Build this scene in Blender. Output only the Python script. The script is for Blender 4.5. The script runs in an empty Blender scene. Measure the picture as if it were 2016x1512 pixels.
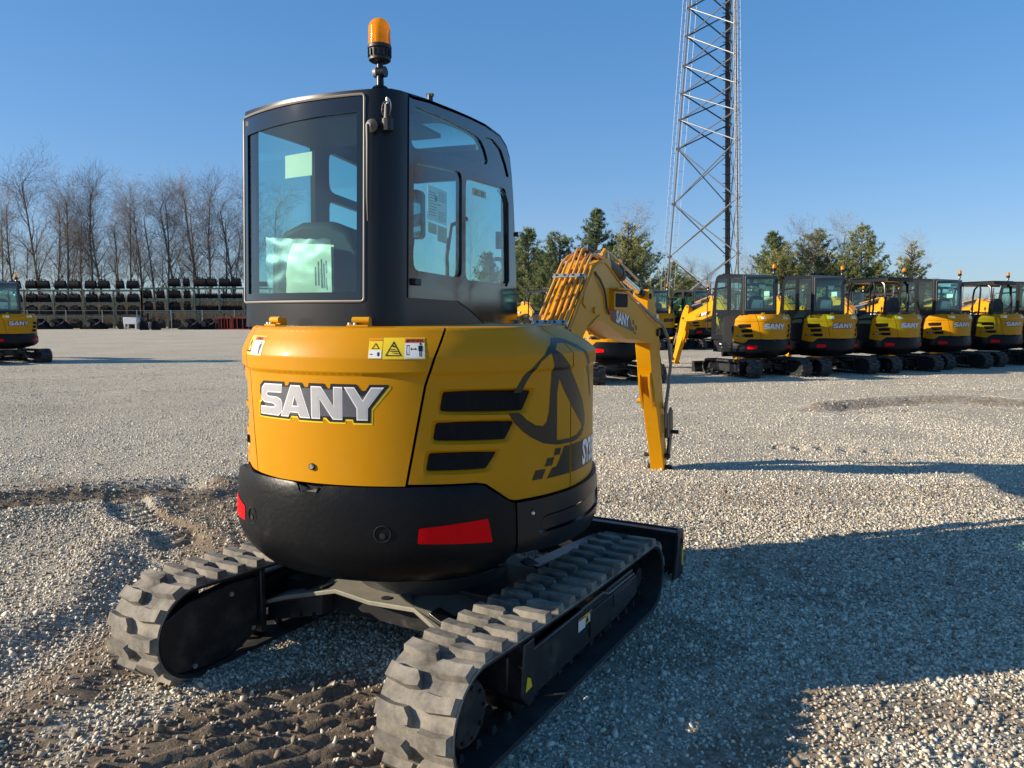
import bpy, bmesh, math, random
import numpy as np
from mathutils import Vector, Matrix, geometry, noise
random.seed(7); rng = np.random.default_rng(11)
PI = math.pi; R = math.radians
scene = bpy.context.scene; COL = scene.collection

# ------------------------------------------------------------------ helpers
class MB:
    def __init__(s): s.v=[]; s.f=[]; s.m=[]
    def add(s, vs, fs, m=0):
        o=len(s.v); s.v += [tuple(p) for p in vs]; s.f += [tuple(i+o for i in f) for f in fs]; s.m += [m]*len(fs); return s
    def box(s, c, d, rot=None, m=0):
        x,y,z=d[0]/2,d[1]/2,d[2]/2
        P=[Vector(p) for p in ((-x,-y,-z),(x,-y,-z),(x,y,-z),(-x,y,-z),(-x,-y,z),(x,-y,z),(x,y,z),(-x,y,z))]
        if rot is not None: P=[rot@p for p in P]
        c=Vector(c); return s.add([p+c for p in P],[(0,3,2,1),(4,5,6,7),(0,1,5,4),(1,2,6,5),(2,3,7,6),(3,0,4,7)],m)
    def cyl(s, a, b, r0, r1=None, n=12, m=0, caps=True):
        a=Vector(a); b=Vector(b); r1=r0 if r1 is None else r1
        d=(b-a).normalized(); u=d.orthogonal().normalized(); w=d.cross(u)
        V=[]; F=[]
        for i in range(n):
            t=2*PI*i/n; e=u*math.cos(t)+w*math.sin(t); V.append(a+e*r0)
        for i in range(n):
            t=2*PI*i/n; e=u*math.cos(t)+w*math.sin(t); V.append(b+e*r1)
        for i in range(n): F.append((i,(i+1)%n,n+(i+1)%n,n+i))
        if caps: F.append(tuple(range(n-1,-1,-1))); F.append(tuple(range(n,2*n)))
        return s.add(V,F,m)
    def tube(s, P, r, n=8, m=0, closed=False):
        P=[Vector(p) for p in P]; k=len(P); V=[]; F=[]; u=None
        for i,p in enumerate(P):
            if closed: d=P[(i+1)%k]-P[i-1]
            else: d=P[min(i+1,k-1)]-P[max(i-1,0)]
            d.normalize()
            if u is None: u=d.orthogonal().normalized()
            u=(u-d*u.dot(d)).normalized(); w=d.cross(u)
            rr=r[i] if isinstance(r,(list,tuple)) else r
            for j in range(n):
                t=2*PI*j/n; V.append(p+(u*math.cos(t)+w*math.sin(t))*rr)
        for i in range(k if closed else k-1):
            a=i*n; b=((i+1)%k)*n
            for j in range(n): F.append((a+j,a+(j+1)%n,b+(j+1)%n,b+j))
        if not closed: F.append(tuple(range(n-1,-1,-1))); F.append(tuple(range((k-1)*n,k*n)))
        return s.add(V,F,m)
    def lathe(s, prof, c=(0,0,0), axis='z', n=24, m=0, mat=None):
        V=[]; F=[]; c=Vector(c)
        for r,z in prof:
            for j in range(n):
                t=2*PI*j/n; x,y=r*math.cos(t),r*math.sin(t)
                p={'z':(x,y,z),'x':(z,x,y),'y':(x,z,y)}[axis]; p=Vector(p)
                if mat: p=mat@p
                V.append(p+c)
        k=len(prof)
        for i in range(k-1):
            for j in range(n): F.append((i*n+j,i*n+(j+1)%n,(i+1)*n+(j+1)%n,(i+1)*n+j))
        F.append(tuple(range(n-1,-1,-1))); F.append(tuple(range((k-1)*n,k*n)))
        return s.add(V,F,m)
    def prism(s, poly, f, t0, t1, m=0):
        n=len(poly); V=[f(a,b,t0) for a,b in poly]+[f(a,b,t1) for a,b in poly]
        F=[tuple(range(n-1,-1,-1)),tuple(range(n,2*n))]+[(i,(i+1)%n,n+(i+1)%n,n+i) for i in range(n)]
        return s.add(V,F,m)
    def build(s, name, mats, parent=None, ang=35, bevel=0, recalc=True, smooth=True):
        me=bpy.data.meshes.new(name); me.from_pydata([tuple(v) for v in s.v],[],s.f)
        if not isinstance(mats,(list,tuple)): mats=[mats]
        for mt in mats: me.materials.append(mt)
        if len(mats)>1: me.polygons.foreach_set('material_index',s.m)
        if recalc:
            bm=bmesh.new(); bm.from_mesh(me); bmesh.ops.recalc_face_normals(bm,faces=bm.faces); bm.to_mesh(me); bm.free()
        if smooth:
            me.polygons.foreach_set('use_smooth',[True]*len(me.polygons)); me.set_sharp_from_angle(angle=R(ang))
        me.update(); o=bpy.data.objects.new(name,me); COL.objects.link(o)
        if parent is not None: o.parent=parent
        if bevel:
            b=o.modifiers.new('bevel','BEVEL'); b.width=bevel; b.segments=2; b.limit_method='ANGLE'; b.angle_limit=R(40)
        return o

def tag(o, label=None, cat=None, group=None, kind=None):
    if label: o['label']=label
    if cat: o['category']=cat
    if group: o['group']=group
    if kind: o['kind']=kind
    return o
def empty(name, loc=(0,0,0), rz=0, parent=None):
    o=bpy.data.objects.new(name,None); COL.objects.link(o); o.location=loc; o.rotation_euler=(0,0,rz); o.empty_display_size=.2
    if parent is not None: o.parent=parent
    return o
def kids(o): return [c for c in bpy.data.objects if c.parent is o]
KIDS={}
def index_kids():
    KIDS.clear()
    for o in bpy.data.objects:
        if o.parent is not None: KIDS.setdefault(o.parent.name,[]).append(o)
def copy_tree(o, parent=None, skip=()):
    c=o.copy(); COL.objects.link(c); c.parent=parent
    for ch in KIDS.get(o.name,[]):
        if ch.name.split('.')[0] in skip: continue
        copy_tree(ch,c,skip)
    return c

def inpoly(x,y,P):
    c=False; n=len(P); j=n-1
    for i in range(n):
        xi,yi=P[i]; xj,yj=P[j]
        if (yi>y)!=(yj>y) and x<(xj-xi)*(y-yi)/(yj-yi)+xi: c=not c
        j=i
    return c
def resample(P,sx,sy):
    out=[]; n=len(P)
    for i in range(n):
        a=P[i]; b=P[(i+1)%n]; k=max(1,int(math.ceil(max(abs(b[0]-a[0])/sx,abs(b[1]-a[1])/sy)-1e-6)))
        for j in range(k): out.append((a[0]+(b[0]-a[0])*j/k,a[1]+(b[1]-a[1])*j/k))
    return out
def rounded(P,r,k=4,ax=1.0):
    """round a polygon's corners; ax = units of x per unit of y"""
    n=len(P); out=[]; rr=r if isinstance(r,(list,tuple)) else [r]*n
    for i in range(n):
        p=Vector((P[i][0]/ax,P[i][1])); a=Vector((P[i-1][0]/ax,P[i-1][1])); b=Vector((P[(i+1)%n][0]/ax,P[(i+1)%n][1]))
        da=(a-p); db=(b-p); q=min(rr[i],da.length*.48,db.length*.48)
        if q<1e-5: out.append(tuple(P[i])); continue
        A=p+da.normalized()*q; B=p+db.normalized()*q
        for j in range(k+1):
            t=j/k; v=A*(1-t)**2+p*2*t*(1-t)+B*t*t; out.append((v.x*ax,v.y))
    return out
def panel(mb, f, outer, holes=(), sx=.06, sy=.06, thick=0.0, d0=0.0, m=0, grid=True, zl=()):
    """sheet mapped by f(u,v,d) bounded by outer, with holes; thick>0 gives a real thickness inwards"""
    loops=[resample(outer,sx,sy)]+[resample(h,sx,sy) for h in holes]
    pts=[]; edges=[]
    for L in loops:
        o=len(pts); pts+=L; edges+=[(o+i,o+(i+1)%len(L)) for i in range(len(L))]
    if zl:
        xx=[p[0] for p in loops[0]]
        for zz_ in zl:
            k=max(2,int((max(xx)-min(xx))/sx)); o=len(pts); pts+=[(min(xx)+(max(xx)-min(xx))*i/k,zz_) for i in range(k+1)]; edges+=[(o+i,o+i+1) for i in range(k)]
    if grid:
        xs=[p[0] for p in loops[0]]; ys=[p[1] for p in loops[0]]
        x0,x1,y0,y1=min(xs),max(xs),min(ys),max(ys)
        nx=int((x1-x0)/sx); ny=int((y1-y0)/sy); B=[(p[0]/sx,p[1]/sy) for p in pts]
        for i in range(1,nx+1):
            for j in range(1,ny+1):
                x=x0+(i-.5)*(x1-x0)/max(nx,1); y=y0+(j-.5)*(y1-y0)/max(ny,1)
                if not inpoly(x,y,loops[0]) or any(inpoly(x,y,h) for h in loops[1:]): continue
                X=x/sx; Y=y/sy
                if min((X-a)**2+(Y-b)**2 for a,b in B)<.2: continue
                pts.append((x,y))
    # normalise scales for the triangulation
    P2=[Vector((p[0]/sx,p[1]/sy)) for p in pts]
    V,E,F,ov,oe,of=geometry.delaunay_2d_cdt(P2,edges,[],0,1e-5,True)
    L=[[(p[0]/sx,p[1]/sy) for p in l] for l in loops]; tris=[]
    for t in F:
        cx=sum(V[i].x for i in t)/len(t); cy=sum(V[i].y for i in t)/len(t)
        if inpoly(cx,cy,L[0]) and not any(inpoly(cx,cy,h) for h in L[1:]): tris.append(tuple(t))
    UV=[(v.x*sx,v.y*sy) for v in V]
    front=[f(u,v,d0) for u,v in UV]
    if thick<=0: return mb.add(front,tris,m)
    n=len(UV); back=[f(u,v,d0-thick) for u,v in UV]
    cnt={}
    for t in tris:
        for i in range(len(t)): a,b=t[i],t[(i+1)%len(t)]; cnt[(a,b)]=1
    side=[(b,a,a+n,b+n) for (a,b) in cnt if (b,a) not in cnt]
    return mb.add(front+back,tris+[tuple(i+n for i in reversed(t)) for t in tris]+side,m)

# ------------------------------------------------------------------ materials
def mat(name, col, rough=.5, metal=0, coat=0, noise_amt=0, nscale=8, bump=0, bscale=200, coat_rough=.08, spec=.5, dust=None, dscale=3, dlo=.5, dhi=.75):
    m=bpy.data.materials.new(name); m.use_nodes=True; nt=m.node_tree; N=nt.nodes; L=nt.links
    b=N['Principled BSDF']; b.inputs['Base Color'].default_value=(*col,1); b.inputs['Roughness'].default_value=rough
    b.inputs['Metallic'].default_value=metal; b.inputs['Coat Weight'].default_value=coat; b.inputs['Coat Roughness'].default_value=coat_rough
    b.inputs['Specular IOR Level'].default_value=spec
    tc=N.new('ShaderNodeTexCoord')
    last=None
    if noise_amt or dust:
        nz=N.new('ShaderNodeTexNoise'); nz.inputs['Scale'].default_value=nscale; nz.inputs['Detail'].default_value=6; nz.inputs['Roughness'].default_value=.65
        L.new(tc.outputs['Object'],nz.inputs['Vector'])
        mr=N.new('ShaderNodeMapRange'); mr.inputs['From Min'].default_value=.3; mr.inputs['From Max'].default_value=.7
        mr.inputs['To Min'].default_value=1-noise_amt; mr.inputs['To Max'].default_value=1+noise_amt
        L.new(nz.outputs['Fac'],mr.inputs['Value'])
        mx=N.new('ShaderNodeVectorMath'); mx.operation='SCALE'; mx.inputs[0].default_value=col; L.new(mr.outputs[0],mx.inputs['Scale'])
        last=mx.outputs[0]
        if dust:
            n2=N.new('ShaderNodeTexNoise'); n2.inputs['Scale'].default_value=dscale; n2.inputs['Detail'].default_value=9; n2.inputs['Roughness'].default_value=.7
            L.new(tc.outputs['Object'],n2.inputs['Vector'])
            r2=N.new('ShaderNodeMapRange'); r2.inputs['From Min'].default_value=dlo; r2.inputs['From Max'].default_value=dhi; L.new(n2.outputs['Fac'],r2.inputs['Value'])
            mi=N.new('ShaderNodeMix'); mi.data_type='RGBA'; L.new(r2.outputs[0],mi.inputs[0]); L.new(last,mi.inputs[6]); mi.inputs[7].default_value=(*dust,1)
            last=mi.outputs[2]
            rr=N.new('ShaderNodeMapRange'); rr.inputs['To Min'].default_value=rough; rr.inputs['To Max'].default_value=.9; L.new(r2.outputs[0],rr.inputs['Value']); L.new(rr.outputs[0],b.inputs['Roughness'])
        L.new(last,b.inputs['Base Color'])
    if bump:
        n3=N.new('ShaderNodeTexNoise'); n3.inputs['Scale'].default_value=bscale; n3.inputs['Detail'].default_value=4
        L.new(tc.outputs['Object'],n3.inputs['Vector'])
        bp=N.new('ShaderNodeBump'); bp.inputs['Strength'].default_value=bump; bp.inputs['Distance'].default_value=.002; L.new(n3.outputs['Fac'],bp.inputs['Height']); L.new(bp.outputs[0],b.inputs['Normal'])
    return m
M={}
M['yellow']=mat('yellow_paint',(.53,.232,.0),.42,coat=.14,noise_amt=.03,nscale=2.2,bump=.05,bscale=60,coat_rough=.06,spec=.16,dust=(.50,.30,.06),dscale=6,dlo=.55,dhi=1.5)
M['ymetal']=mat('yellow_steel_paint',(.62,.275,.0),.42,spec=.2,coat=.15,noise_amt=.05,nscale=5,bump=.12,bscale=40,coat_rough=.2)
M['pipe']=mat('ochre_pipe_paint',(.66,.30,.03),.35,coat=.3)
M['brightyellow']=mat('decal_yellow',(.85,.60,.01),.3,coat=.4)
M['black']=mat('cast_black_paint',(.0055,.006,.0075),.36,coat=.03,noise_amt=.15,bump=.7,bscale=45,coat_rough=.25,spec=.15,dust=(.045,.04,.033),dscale=7,dlo=.55,dhi=1.2)
M['satin']=mat('satin_black_paint',(.0065,.008,.011),.32,spec=.28,coat=.08,bump=.03,bscale=30,coat_rough=.18,noise_amt=.08)
M['plastic']=mat('black_plastic',(.012,.012,.013),.5,noise_amt=.1)
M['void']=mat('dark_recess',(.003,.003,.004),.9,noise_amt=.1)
M['gloss']=mat('black_glass_border',(.006,.008,.010),.05,coat=.5,coat_rough=.03,noise_amt=.02,nscale=2)
M['steel']=mat('bright_steel',(.62,.62,.60),.28,metal=1,noise_amt=.1,nscale=20)
M['zinc']=mat('zinc_clamp',(.50,.49,.45),.42,metal=.7,noise_amt=.15,nscale=40)
M['chrome']=mat('chrome_rod',(.82,.84,.86),.08,metal=1,noise_amt=.01)
M['rubber']=mat('track_rubber',(.020,.020,.020),.72,noise_amt=.25,nscale=14,bump=.35,bscale=110,dust=(.34,.30,.24),dscale=7,dlo=.30,dhi=.72)
M['rubberin']=mat('track_rubber_inside',(.012,.012,.012),.75,noise_amt=.3,nscale=14,dust=(.07,.065,.055),dscale=6,dlo=.5,dhi=.9)
M['rubberdark']=mat('track_rubber_clean',(.018,.018,.018),.7,noise_amt=.3,nscale=14,bump=.6,bscale=90,dust=(.11,.10,.085),dscale=7,dlo=.42,dhi=.8)
M['under']=mat('undercarriage_black',(.014,.014,.015),.45,coat=.15,noise_amt=.2,bump=.2,bscale=50,dust=(.15,.13,.10),dscale=4,dlo=.56,dhi=1.0)
M['dusty']=mat('dusty_frame_plate',(.22,.205,.165),.6,noise_amt=.18,nscale=9,bump=.3,bscale=60)
M['hose']=mat('rubber_hose',(.05,.05,.052),.55,noise_amt=.2)
M['greyhose']=mat('braided_hose',(.16,.16,.155),.5,noise_amt=.25,nscale=60)
M['red']=mat('red_reflector',(.78,.0,.004),.35,spec=.1,noise_amt=.06,nscale=90)
M['orange']=mat('decal_orange',(.72,.13,.02),.4,noise_amt=.02)
M['white']=mat('decal_white',(.78,.77,.73),.4,noise_amt=.03)
M['ink']=mat('decal_black',(.008,.008,.009),.35,noise_amt=.02)
M['emblem']=mat('emblem_charcoal_film',(.036,.027,.015),.35,spec=.25,coat=.10,noise_amt=.05,coat_rough=.1)
M['silver']=mat('silver_letter_film',(.50,.50,.52),.30,metal=.35,coat=.4,noise_amt=.06,nscale=30)
M['silverlite']=mat('silver_letter_edge',(.85,.85,.86),.3,coat=.3,noise_amt=.02)
M['letterbg']=mat('letter_grey_film',(.09,.09,.11),.35,coat=.4,noise_amt=.1,nscale=30)
M['paper']=mat('pale_paper',(.74,.62,.50),.7,noise_amt=.03)
M['tan']=mat('tan_tab',(.52,.42,.24),.7,noise_amt=.03)
M['seat']=mat('seat_fabric',(.02,.021,.023),.7,noise_amt=.2,nscale=60,bump=.5,bscale=300)
M['cabin']=mat('cabin_plastic',(.045,.048,.05),.6,noise_amt=.1)
M['gasket']=mat('grey_gasket',(.22,.20,.18),.45,noise_amt=.05)
M['green']=mat('green_rack_paint',(.025,.075,.065),.5,noise_amt=.25,nscale=3)
M['bucket']=mat('bucket_black_paint',(.004,.005,.008),.6,spec=.12,noise_amt=.3,nscale=4)
M['attach']=mat('attachment_grey',(.03,.033,.035),.5,noise_amt=.3,nscale=5)
M['redpaint']=mat('red_frame_paint',(.30,.03,.02),.5,noise_amt=.3,nscale=5)
M['whitepaint']=mat('white_box_paint',(.65,.66,.66),.5,noise_amt=.08,nscale=3)
M['galv']=mat('galvanised_steel',(.17,.18,.19),.45,metal=.4,noise_amt=.15,nscale=3)
M['galvdark']=mat('tower_dark_tone',(.015,.015,.018),.5,noise_amt=.2)
M['bark']=mat('grey_bark',(.13,.115,.10),.9,noise_amt=.4,nscale=6,bump=.4,bscale=30)
M['twig']=mat('twig_bark',(.22,.175,.14),.9,noise_amt=.3,nscale=2)
M['brush']=mat('dry_brush_stems',(.17,.12,.075),.9,noise_amt=.4,nscale=1)
M['build']=mat('tan_siding',(.30,.22,.15),.8,noise_amt=.12,nscale=2)
M['mirror']=mat('mirror_glass',(.8,.82,.84),.03,metal=1,noise_amt=.005)

def glassmat(name,tint,rough=0.0,mixw=.16,refl=(1,1,1)):
    m=bpy.data.materials.new(name); m.use_nodes=True; nt=m.node_tree; N=nt.nodes; L=nt.links
    for n in list(N): N.remove(n)
    out=N.new('ShaderNodeOutputMaterial'); mx=N.new('ShaderNodeMixShader'); tr=N.new('ShaderNodeBsdfTransparent'); gl=N.new('ShaderNodeBsdfGlossy'); fr=N.new('ShaderNodeMath'); fr.operation='MULTIPLY_ADD'; fr.inputs[1].default_value=.96; fr.inputs[2].default_value=.045
    ge=N.new('ShaderNodeNewGeometry'); dt=N.new('ShaderNodeVectorMath'); dt.operation='DOT_PRODUCT'; L.new(ge.outputs['Incoming'],dt.inputs[0]); L.new(ge.outputs['Normal'],dt.inputs[1])
    ab=N.new('ShaderNodeMath'); ab.operation='ABSOLUTE'; L.new(dt.outputs['Value'],ab.inputs[0]); om=N.new('ShaderNodeMath'); om.operation='SUBTRACT'; om.inputs[0].default_value=1; om.use_clamp=True; L.new(ab.outputs[0],om.inputs[1]); pw=N.new('ShaderNodeMath'); pw.operation='POWER'; pw.inputs[1].default_value=5; L.new(om.outputs[0],pw.inputs[0]); L.new(pw.outputs[0],fr.inputs[0])
    tr.inputs['Color'].default_value=(*tint,1); gl.inputs['Roughness'].default_value=rough; gl.inputs['Color'].default_value=(*refl,1)
    ad=N.new('ShaderNodeMath'); ad.operation='MULTIPLY_ADD'; ad.inputs[1].default_value=1.4; ad.inputs[2].default_value=mixw*.25
    # a faint film of dust over the pane
    tc=N.new('ShaderNodeTexCoord'); nz=N.new('ShaderNodeTexNoise'); nz.inputs['Scale'].default_value=3; nz.inputs['Detail'].default_value=5
    mr=N.new('ShaderNodeMapRange'); mr.inputs['From Min'].default_value=.35; mr.inputs['From Max'].default_value=.75; mr.inputs['To Min'].default_value=.0; mr.inputs['To Max'].default_value=.014
    df=N.new('ShaderNodeBsdfDiffuse'); df.inputs['Color'].default_value=(.55,.6,.58,1); m2=N.new('ShaderNodeMixShader')
    L.new(tc.outputs['Object'],nz.inputs['Vector']); L.new(nz.outputs['Fac'],mr.inputs['Value']); L.new(mr.outputs[0],m2.inputs[0])
    L.new(fr.outputs[0],ad.inputs[0]); L.new(ad.outputs[0],mx.inputs[0]); L.new(tr.outputs[0],mx.inputs[1]); L.new(gl.outputs[0],mx.inputs[2])
    L.new(mx.outputs[0],m2.inputs[1]); L.new(df.outputs[0],m2.inputs[2]); L.new(m2.outputs[0],out.inputs[0]); return m
M['glass']=glassmat('teal_tinted_glass',(.56,.85,.82),0.0,.06)
M['glassdark']=glassmat('dark_tinted_glass',(.22,.34,.38),0.0,.06)
M['pouch']=glassmat('clear_plastic_pouch',(.93,.97,.92),.45,.03)
def ambermat():
    m=bpy.data.materials.new('amber_lens'); m.use_nodes=True; nt=m.node_tree; N=nt.nodes; L=nt.links
    b=N['Principled BSDF']; b.inputs['Base Color'].default_value=(1.0,.40,.008,1); b.inputs['Roughness'].default_value=.12
    b.inputs['Coat Weight'].default_value=.6
    tl=N.new('ShaderNodeBsdfTranslucent'); tl.inputs['Color'].default_value=(1,.62,.02,1)
    tp=N.new('ShaderNodeBsdfTransparent'); tp.inputs['Color'].default_value=(1,.45,.02,1)
    wv=N.new('ShaderNodeTexWave'); wv.inputs['Scale'].default_value=60; wv.bands_direction='Z'; tc=N.new('ShaderNodeTexCoord'); L.new(tc.outputs['Object'],wv.inputs['Vector'])
    bp=N.new('ShaderNodeBump'); bp.inputs['Strength'].default_value=.25; bp.inputs['Distance'].default_value=.001; L.new(wv.outputs['Fac'],bp.inputs['Height']); L.new(bp.outputs[0],b.inputs['Normal'])
    m1=N.new('ShaderNodeMixShader'); m1.inputs[0].default_value=.62; L.new(b.outputs[0],m1.inputs[1]); L.new(tl.outputs[0],m1.inputs[2])
    m2=N.new('ShaderNodeMixShader'); m2.inputs[0].default_value=.25; L.new(m1.outputs[0],m2.inputs[1]); L.new(tp.outputs[0],m2.inputs[2]); L.new(m2.outputs[0],N['Material Output'].inputs[0]); return m
M['amber']=ambermat()
def needlemat():
    m=bpy.data.materials.new('pine_needles'); m.use_nodes=True; nt=m.node_tree; N=nt.nodes; L=nt.links
    b=N['Principled BSDF']; b.inputs['Roughness'].default_value=.6
    at=N.new('ShaderNodeAttribute'); at.attribute_name='tone'
    cr=N.new('ShaderNodeValToRGB'); e=cr.color_ramp.elements; e[0].color=(.08,.125,.065,1); e[0].position=0; e[1].color=(.50,.42,.15,1); e[1].position=1
    q=cr.color_ramp.elements.new(.45); q.color=(.19,.235,.085,1); q=cr.color_ramp.elements.new(.75); q.color=(.34,.33,.11,1)
    L.new(at.outputs['Fac'],cr.inputs[0]); L.new(cr.outputs[0],b.inputs['Base Color'])
    tl=N.new('ShaderNodeBsdfTranslucent'); L.new(cr.outputs[0],tl.inputs['Color']); mx=N.new('ShaderNodeMixShader'); mx.inputs[0].default_value=.3
    L.new(b.outputs[0],mx.inputs[1]); L.new(tl.outputs[0],mx.inputs[2]); L.new(mx.outputs[0],N['Material Output'].inputs[0]); return m
M['needle']=needlemat()

# ------------------------------------------------------------------ excavator: upper body surface
def RB(th,z):
    a=abs(th)
    if z<1.312: r=.826
    elif z<1.326: r=.826+.011*(z-1.312)/.014
    elif z<1.38: r=.837
    else:
        k=min(1,max(0,(a-55)/22)); k=k*k*(3-2*k) if th>0 else k*.35
        drop=.045+(.105)*k; t=min(1,(z-1.38)/.095); r=.837-drop*t*(.55+.45*t)
        if z>1.475: r-=.02*((z-1.475)/.02)**2
    return r
OX,OY=0,0
def BF(th,z,d=0):
    k=min(1,max(0,(-th-22)/22)); r=RB(th,z)-.042*k*k*(3-2*k)+d; t=R(th); return Vector((r*math.sin(t)+OX,-r*math.cos(t)+OY,z))
def RC(th,z):   # counterweight
    if z>.86: return .838-.02*max(0,(z-.86)/.05)**1.5
    if z>.66: return .852-.014*((z-.66)/.2)**2
    t=(.66-z)/.16; return .852-.10*t*t
def CF(th,z,d=0):
    k=min(1,max(0,(-th-25)/20)); r=RC(th,z)-.016*k+d; t=R(th); return Vector((r*math.sin(t)+OX,-r*math.cos(t)+OY,z))
def seam(z): 
    T=[(.88,23.0),(1.275,28.4),(1.38,30.8),(1.50,34.6)]
    for (a,b),(c,d) in zip(T,T[1:]):
        if z<=c: return b+(d-b)*(z-a)/(c-a)
    return T[-1][1]
ZT=1.492; ZL=(1.309,1.312,1.326,1.330,1.375,1.380,1.386,1.41,1.44,1.474,1.484)
V1=[(33.15,1.251),(59.51,1.240),(56.6,1.164),(32.2,1.179)]
V2=[(31.14,1.134),(53.7,1.124),(50.9,1.056),(30.34,1.068)]
V3=[(29.28,1.019),(48.2,1.010),(45.0,.948),(28.42,.952)]
def grow(P,dx,dy):
    cx=sum(p[0] for p in P)/len(P); cy=sum(p[1] for p in P)/len(P)
    return [(p[0]+dx*(1 if p[0]>cx else -1),p[1]+dy*(1 if p[1]>cy else -1)) for p in P]
AX=69.0
def decal(name,polys,f,mt,parent,d=.0015,holes=(),sx=2.0,sy=.06,thick=0):
    ys_=[q[1] for p in polys for q in p]; zl=[z for z in ZL if min(ys_)<z<max(ys_)]; sx=1.5
    mb=MB()
    for p in polys: panel(mb,f,p,holes,sx,sy,d0=d,thick=thick,grid=True,zl=zl if max(q[1] for q in p)>1.31 and f in (BF,) else ())
    return mb.build(name,mt,parent,recalc=False)
def text_polys_obj(name,txt,f,u0,v0,size,ux,mt,parent,d=.002,step=None,bold=.0,shear=0,align='CENTER',xs=1.0):
    cu=bpy.data.curves.new('t','FONT'); cu.body=txt; cu.size=size; cu.align_x=align; cu.align_y='CENTER'; cu.offset=bold; cu.shear=shear; cu.resolution_u=2
    o=bpy.data.objects.new('t',cu); COL.objects.link(o); dg=bpy.context.evaluated_depsgraph_get(); me=bpy.data.meshes.new_from_object(o.evaluated_get(dg)); bpy.data.objects.remove(o)
    bm=bmesh.new(); bm.from_mesh(me)
    if step:
        xsv=[v.co.x for v in bm.verts]; a=min(xsv)
        while a<max(xsv):
            a+=step; bmesh.ops.bisect_plane(bm,geom=bm.verts[:]+bm.edges[:]+bm.faces[:],plane_co=(a,0,0),plane_no=(1,0,0))
    for v in bm.verts: v.co=f(u0+v.co.x*xs*ux,v0+v.co.y,d)
    bm.to_mesh(me); bm.free(); me.materials.clear(); me.materials.append(mt); me.name=name
    ob=bpy.data.objects.new(name,me); COL.objects.link(ob); ob.parent=parent; return ob

S_=[(-21.75,1.23),(-21.6,1.253),(-20.1,1.270),(-12.59,1.272),(-12.94,1.238),(-18.57,1.236),(-19.38,1.229),(-18.57,1.222),(-14.59,1.221),(-13.16,1.213),(-12.7,1.195),(-12.9,1.164),(-14.22,1.147),(-22.28,1.147),(-22.12,1.180),(-16.24,1.181),(-15.6,1.187),(-16.61,1.193),(-20.63,1.195),(-21.88,1.206)]
A_=[(-9.41,1.271),(-6.12,1.271),(-2.98,1.147),(-6.39,1.147),(-7.02,1.165),(-9.83,1.165),(-10.47,1.147),(-13.36,1.147)]
AH=[(-8.0,1.229),(-7.09,1.192),(-8.85,1.192)]
N_=[(-2.6,1.147),(-2.6,1.271),(.55,1.271),(4.16,1.196),(4.16,1.271),(6.75,1.271),(6.6,1.147),(3.9,1.147),(.1,1.222),(.1,1.147)]
Y_=[(7.16,1.271),(10.04,1.271),(12.2,1.222),(14.51,1.271),(17.91,1.271),(13.6,1.192),(13.5,1.147),(10.53,1.147),(10.53,1.192)]
BK=[(-22.87,1.233),(-22.6,1.262),(-20.85,1.280),(-12.0,1.282),(-11.9,1.267),(-10.53,1.268),(-9.9,1.282),(-5.63,1.282),(-4.86,1.266),(-3.54,1.266),(-3.3,1.282),(1.39,1.282),(2.36,1.264),(3.12,1.264),(3.4,1.282),(10.53,1.282),(11.81,1.258),(13.0,1.258),(14.1,1.281),(19.2,1.281),(19.01,1.271),(14.5,1.190),(14.3,1.137),(9.7,1.137),(9.5,1.150),(7.4,1.150),(7.2,1.138),(2.9,1.138),(1.87,1.153),(.9,1.153),(.8,1.138),(-6.8,1.138),(-7.3,1.152),(-9.6,1.152),(-10.1,1.138),(-23.09,1.138),(-22.87,1.189),(-21.66,1.200)]
YG=[(-23.2,1.2),(-23.4,1.134),(-10.0,1.132),(-9.6,1.145),(-7.4,1.145),(-6.7,1.132),(.95,1.132),(1.1,1.146),(1.8,1.146),(2.75,1.132),(7.4,1.132),(7.6,1.143),(9.3,1.143),(9.5,1.130),(14.7,1.130),(14.9,1.186),(19.6,1.268),(19.6,1.278),(14.2,1.2)]
EA=[(52.88,1.235),(56.1,1.299),(61.43,1.362),(65.5,1.405),(72.7,1.445),(78.0,1.440),(82.0,1.425),(78.5,1.422),(72.77,1.424),(68.66,1.399),(65.81,1.386),(61.89,1.354),(59.05,1.307),(57.0,1.273),(55.66,1.238)]
EB=[(65.81,1.394),(68.66,1.399),(74.21,1.338),(78.89,1.268),(84.5,1.174),(86.6,1.102),(85.16,1.058),(77.4,1.153),(73.27,1.219),(70.28,1.279),(69.34,1.218),(69.34,1.025),(76.7,1.023),(80.57,1.029),(84.61,1.046),(86.41,1.041),(82.04,1.013),(76.77,1.003),(69.19,1.007),(63.53,1.023),(59.11,1.052),(55.91,1.082),(53.28,1.117),(51.21,1.158),(54.57,1.158),(55.66,1.149),(57.25,1.127),(60.5,1.101),(63.28,1.094),(64.82,1.107),(65.75,1.148),(66.28,1.222),(66.71,1.285),(67.11,1.343)]
C1=[(68.6,.993),(71.39,.991),(70.8,.964),(67.92,.965)]; C2=[(65.29,.959),(68.29,.958),(67.17,.926),(63.99,.926)]; C3=[(60.56,.918),(64.55,.917),(63.06,.879),(59.2,.880)]
BD=[(73.05,.995),(100.0,.995),(98,.874),(79.38,.874),(64.98,.876),(67.17,.914),(69.25,.918),(70.8,.947)]
def mir(P): return [(-x,y) for x,y in reversed(P)]
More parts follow.
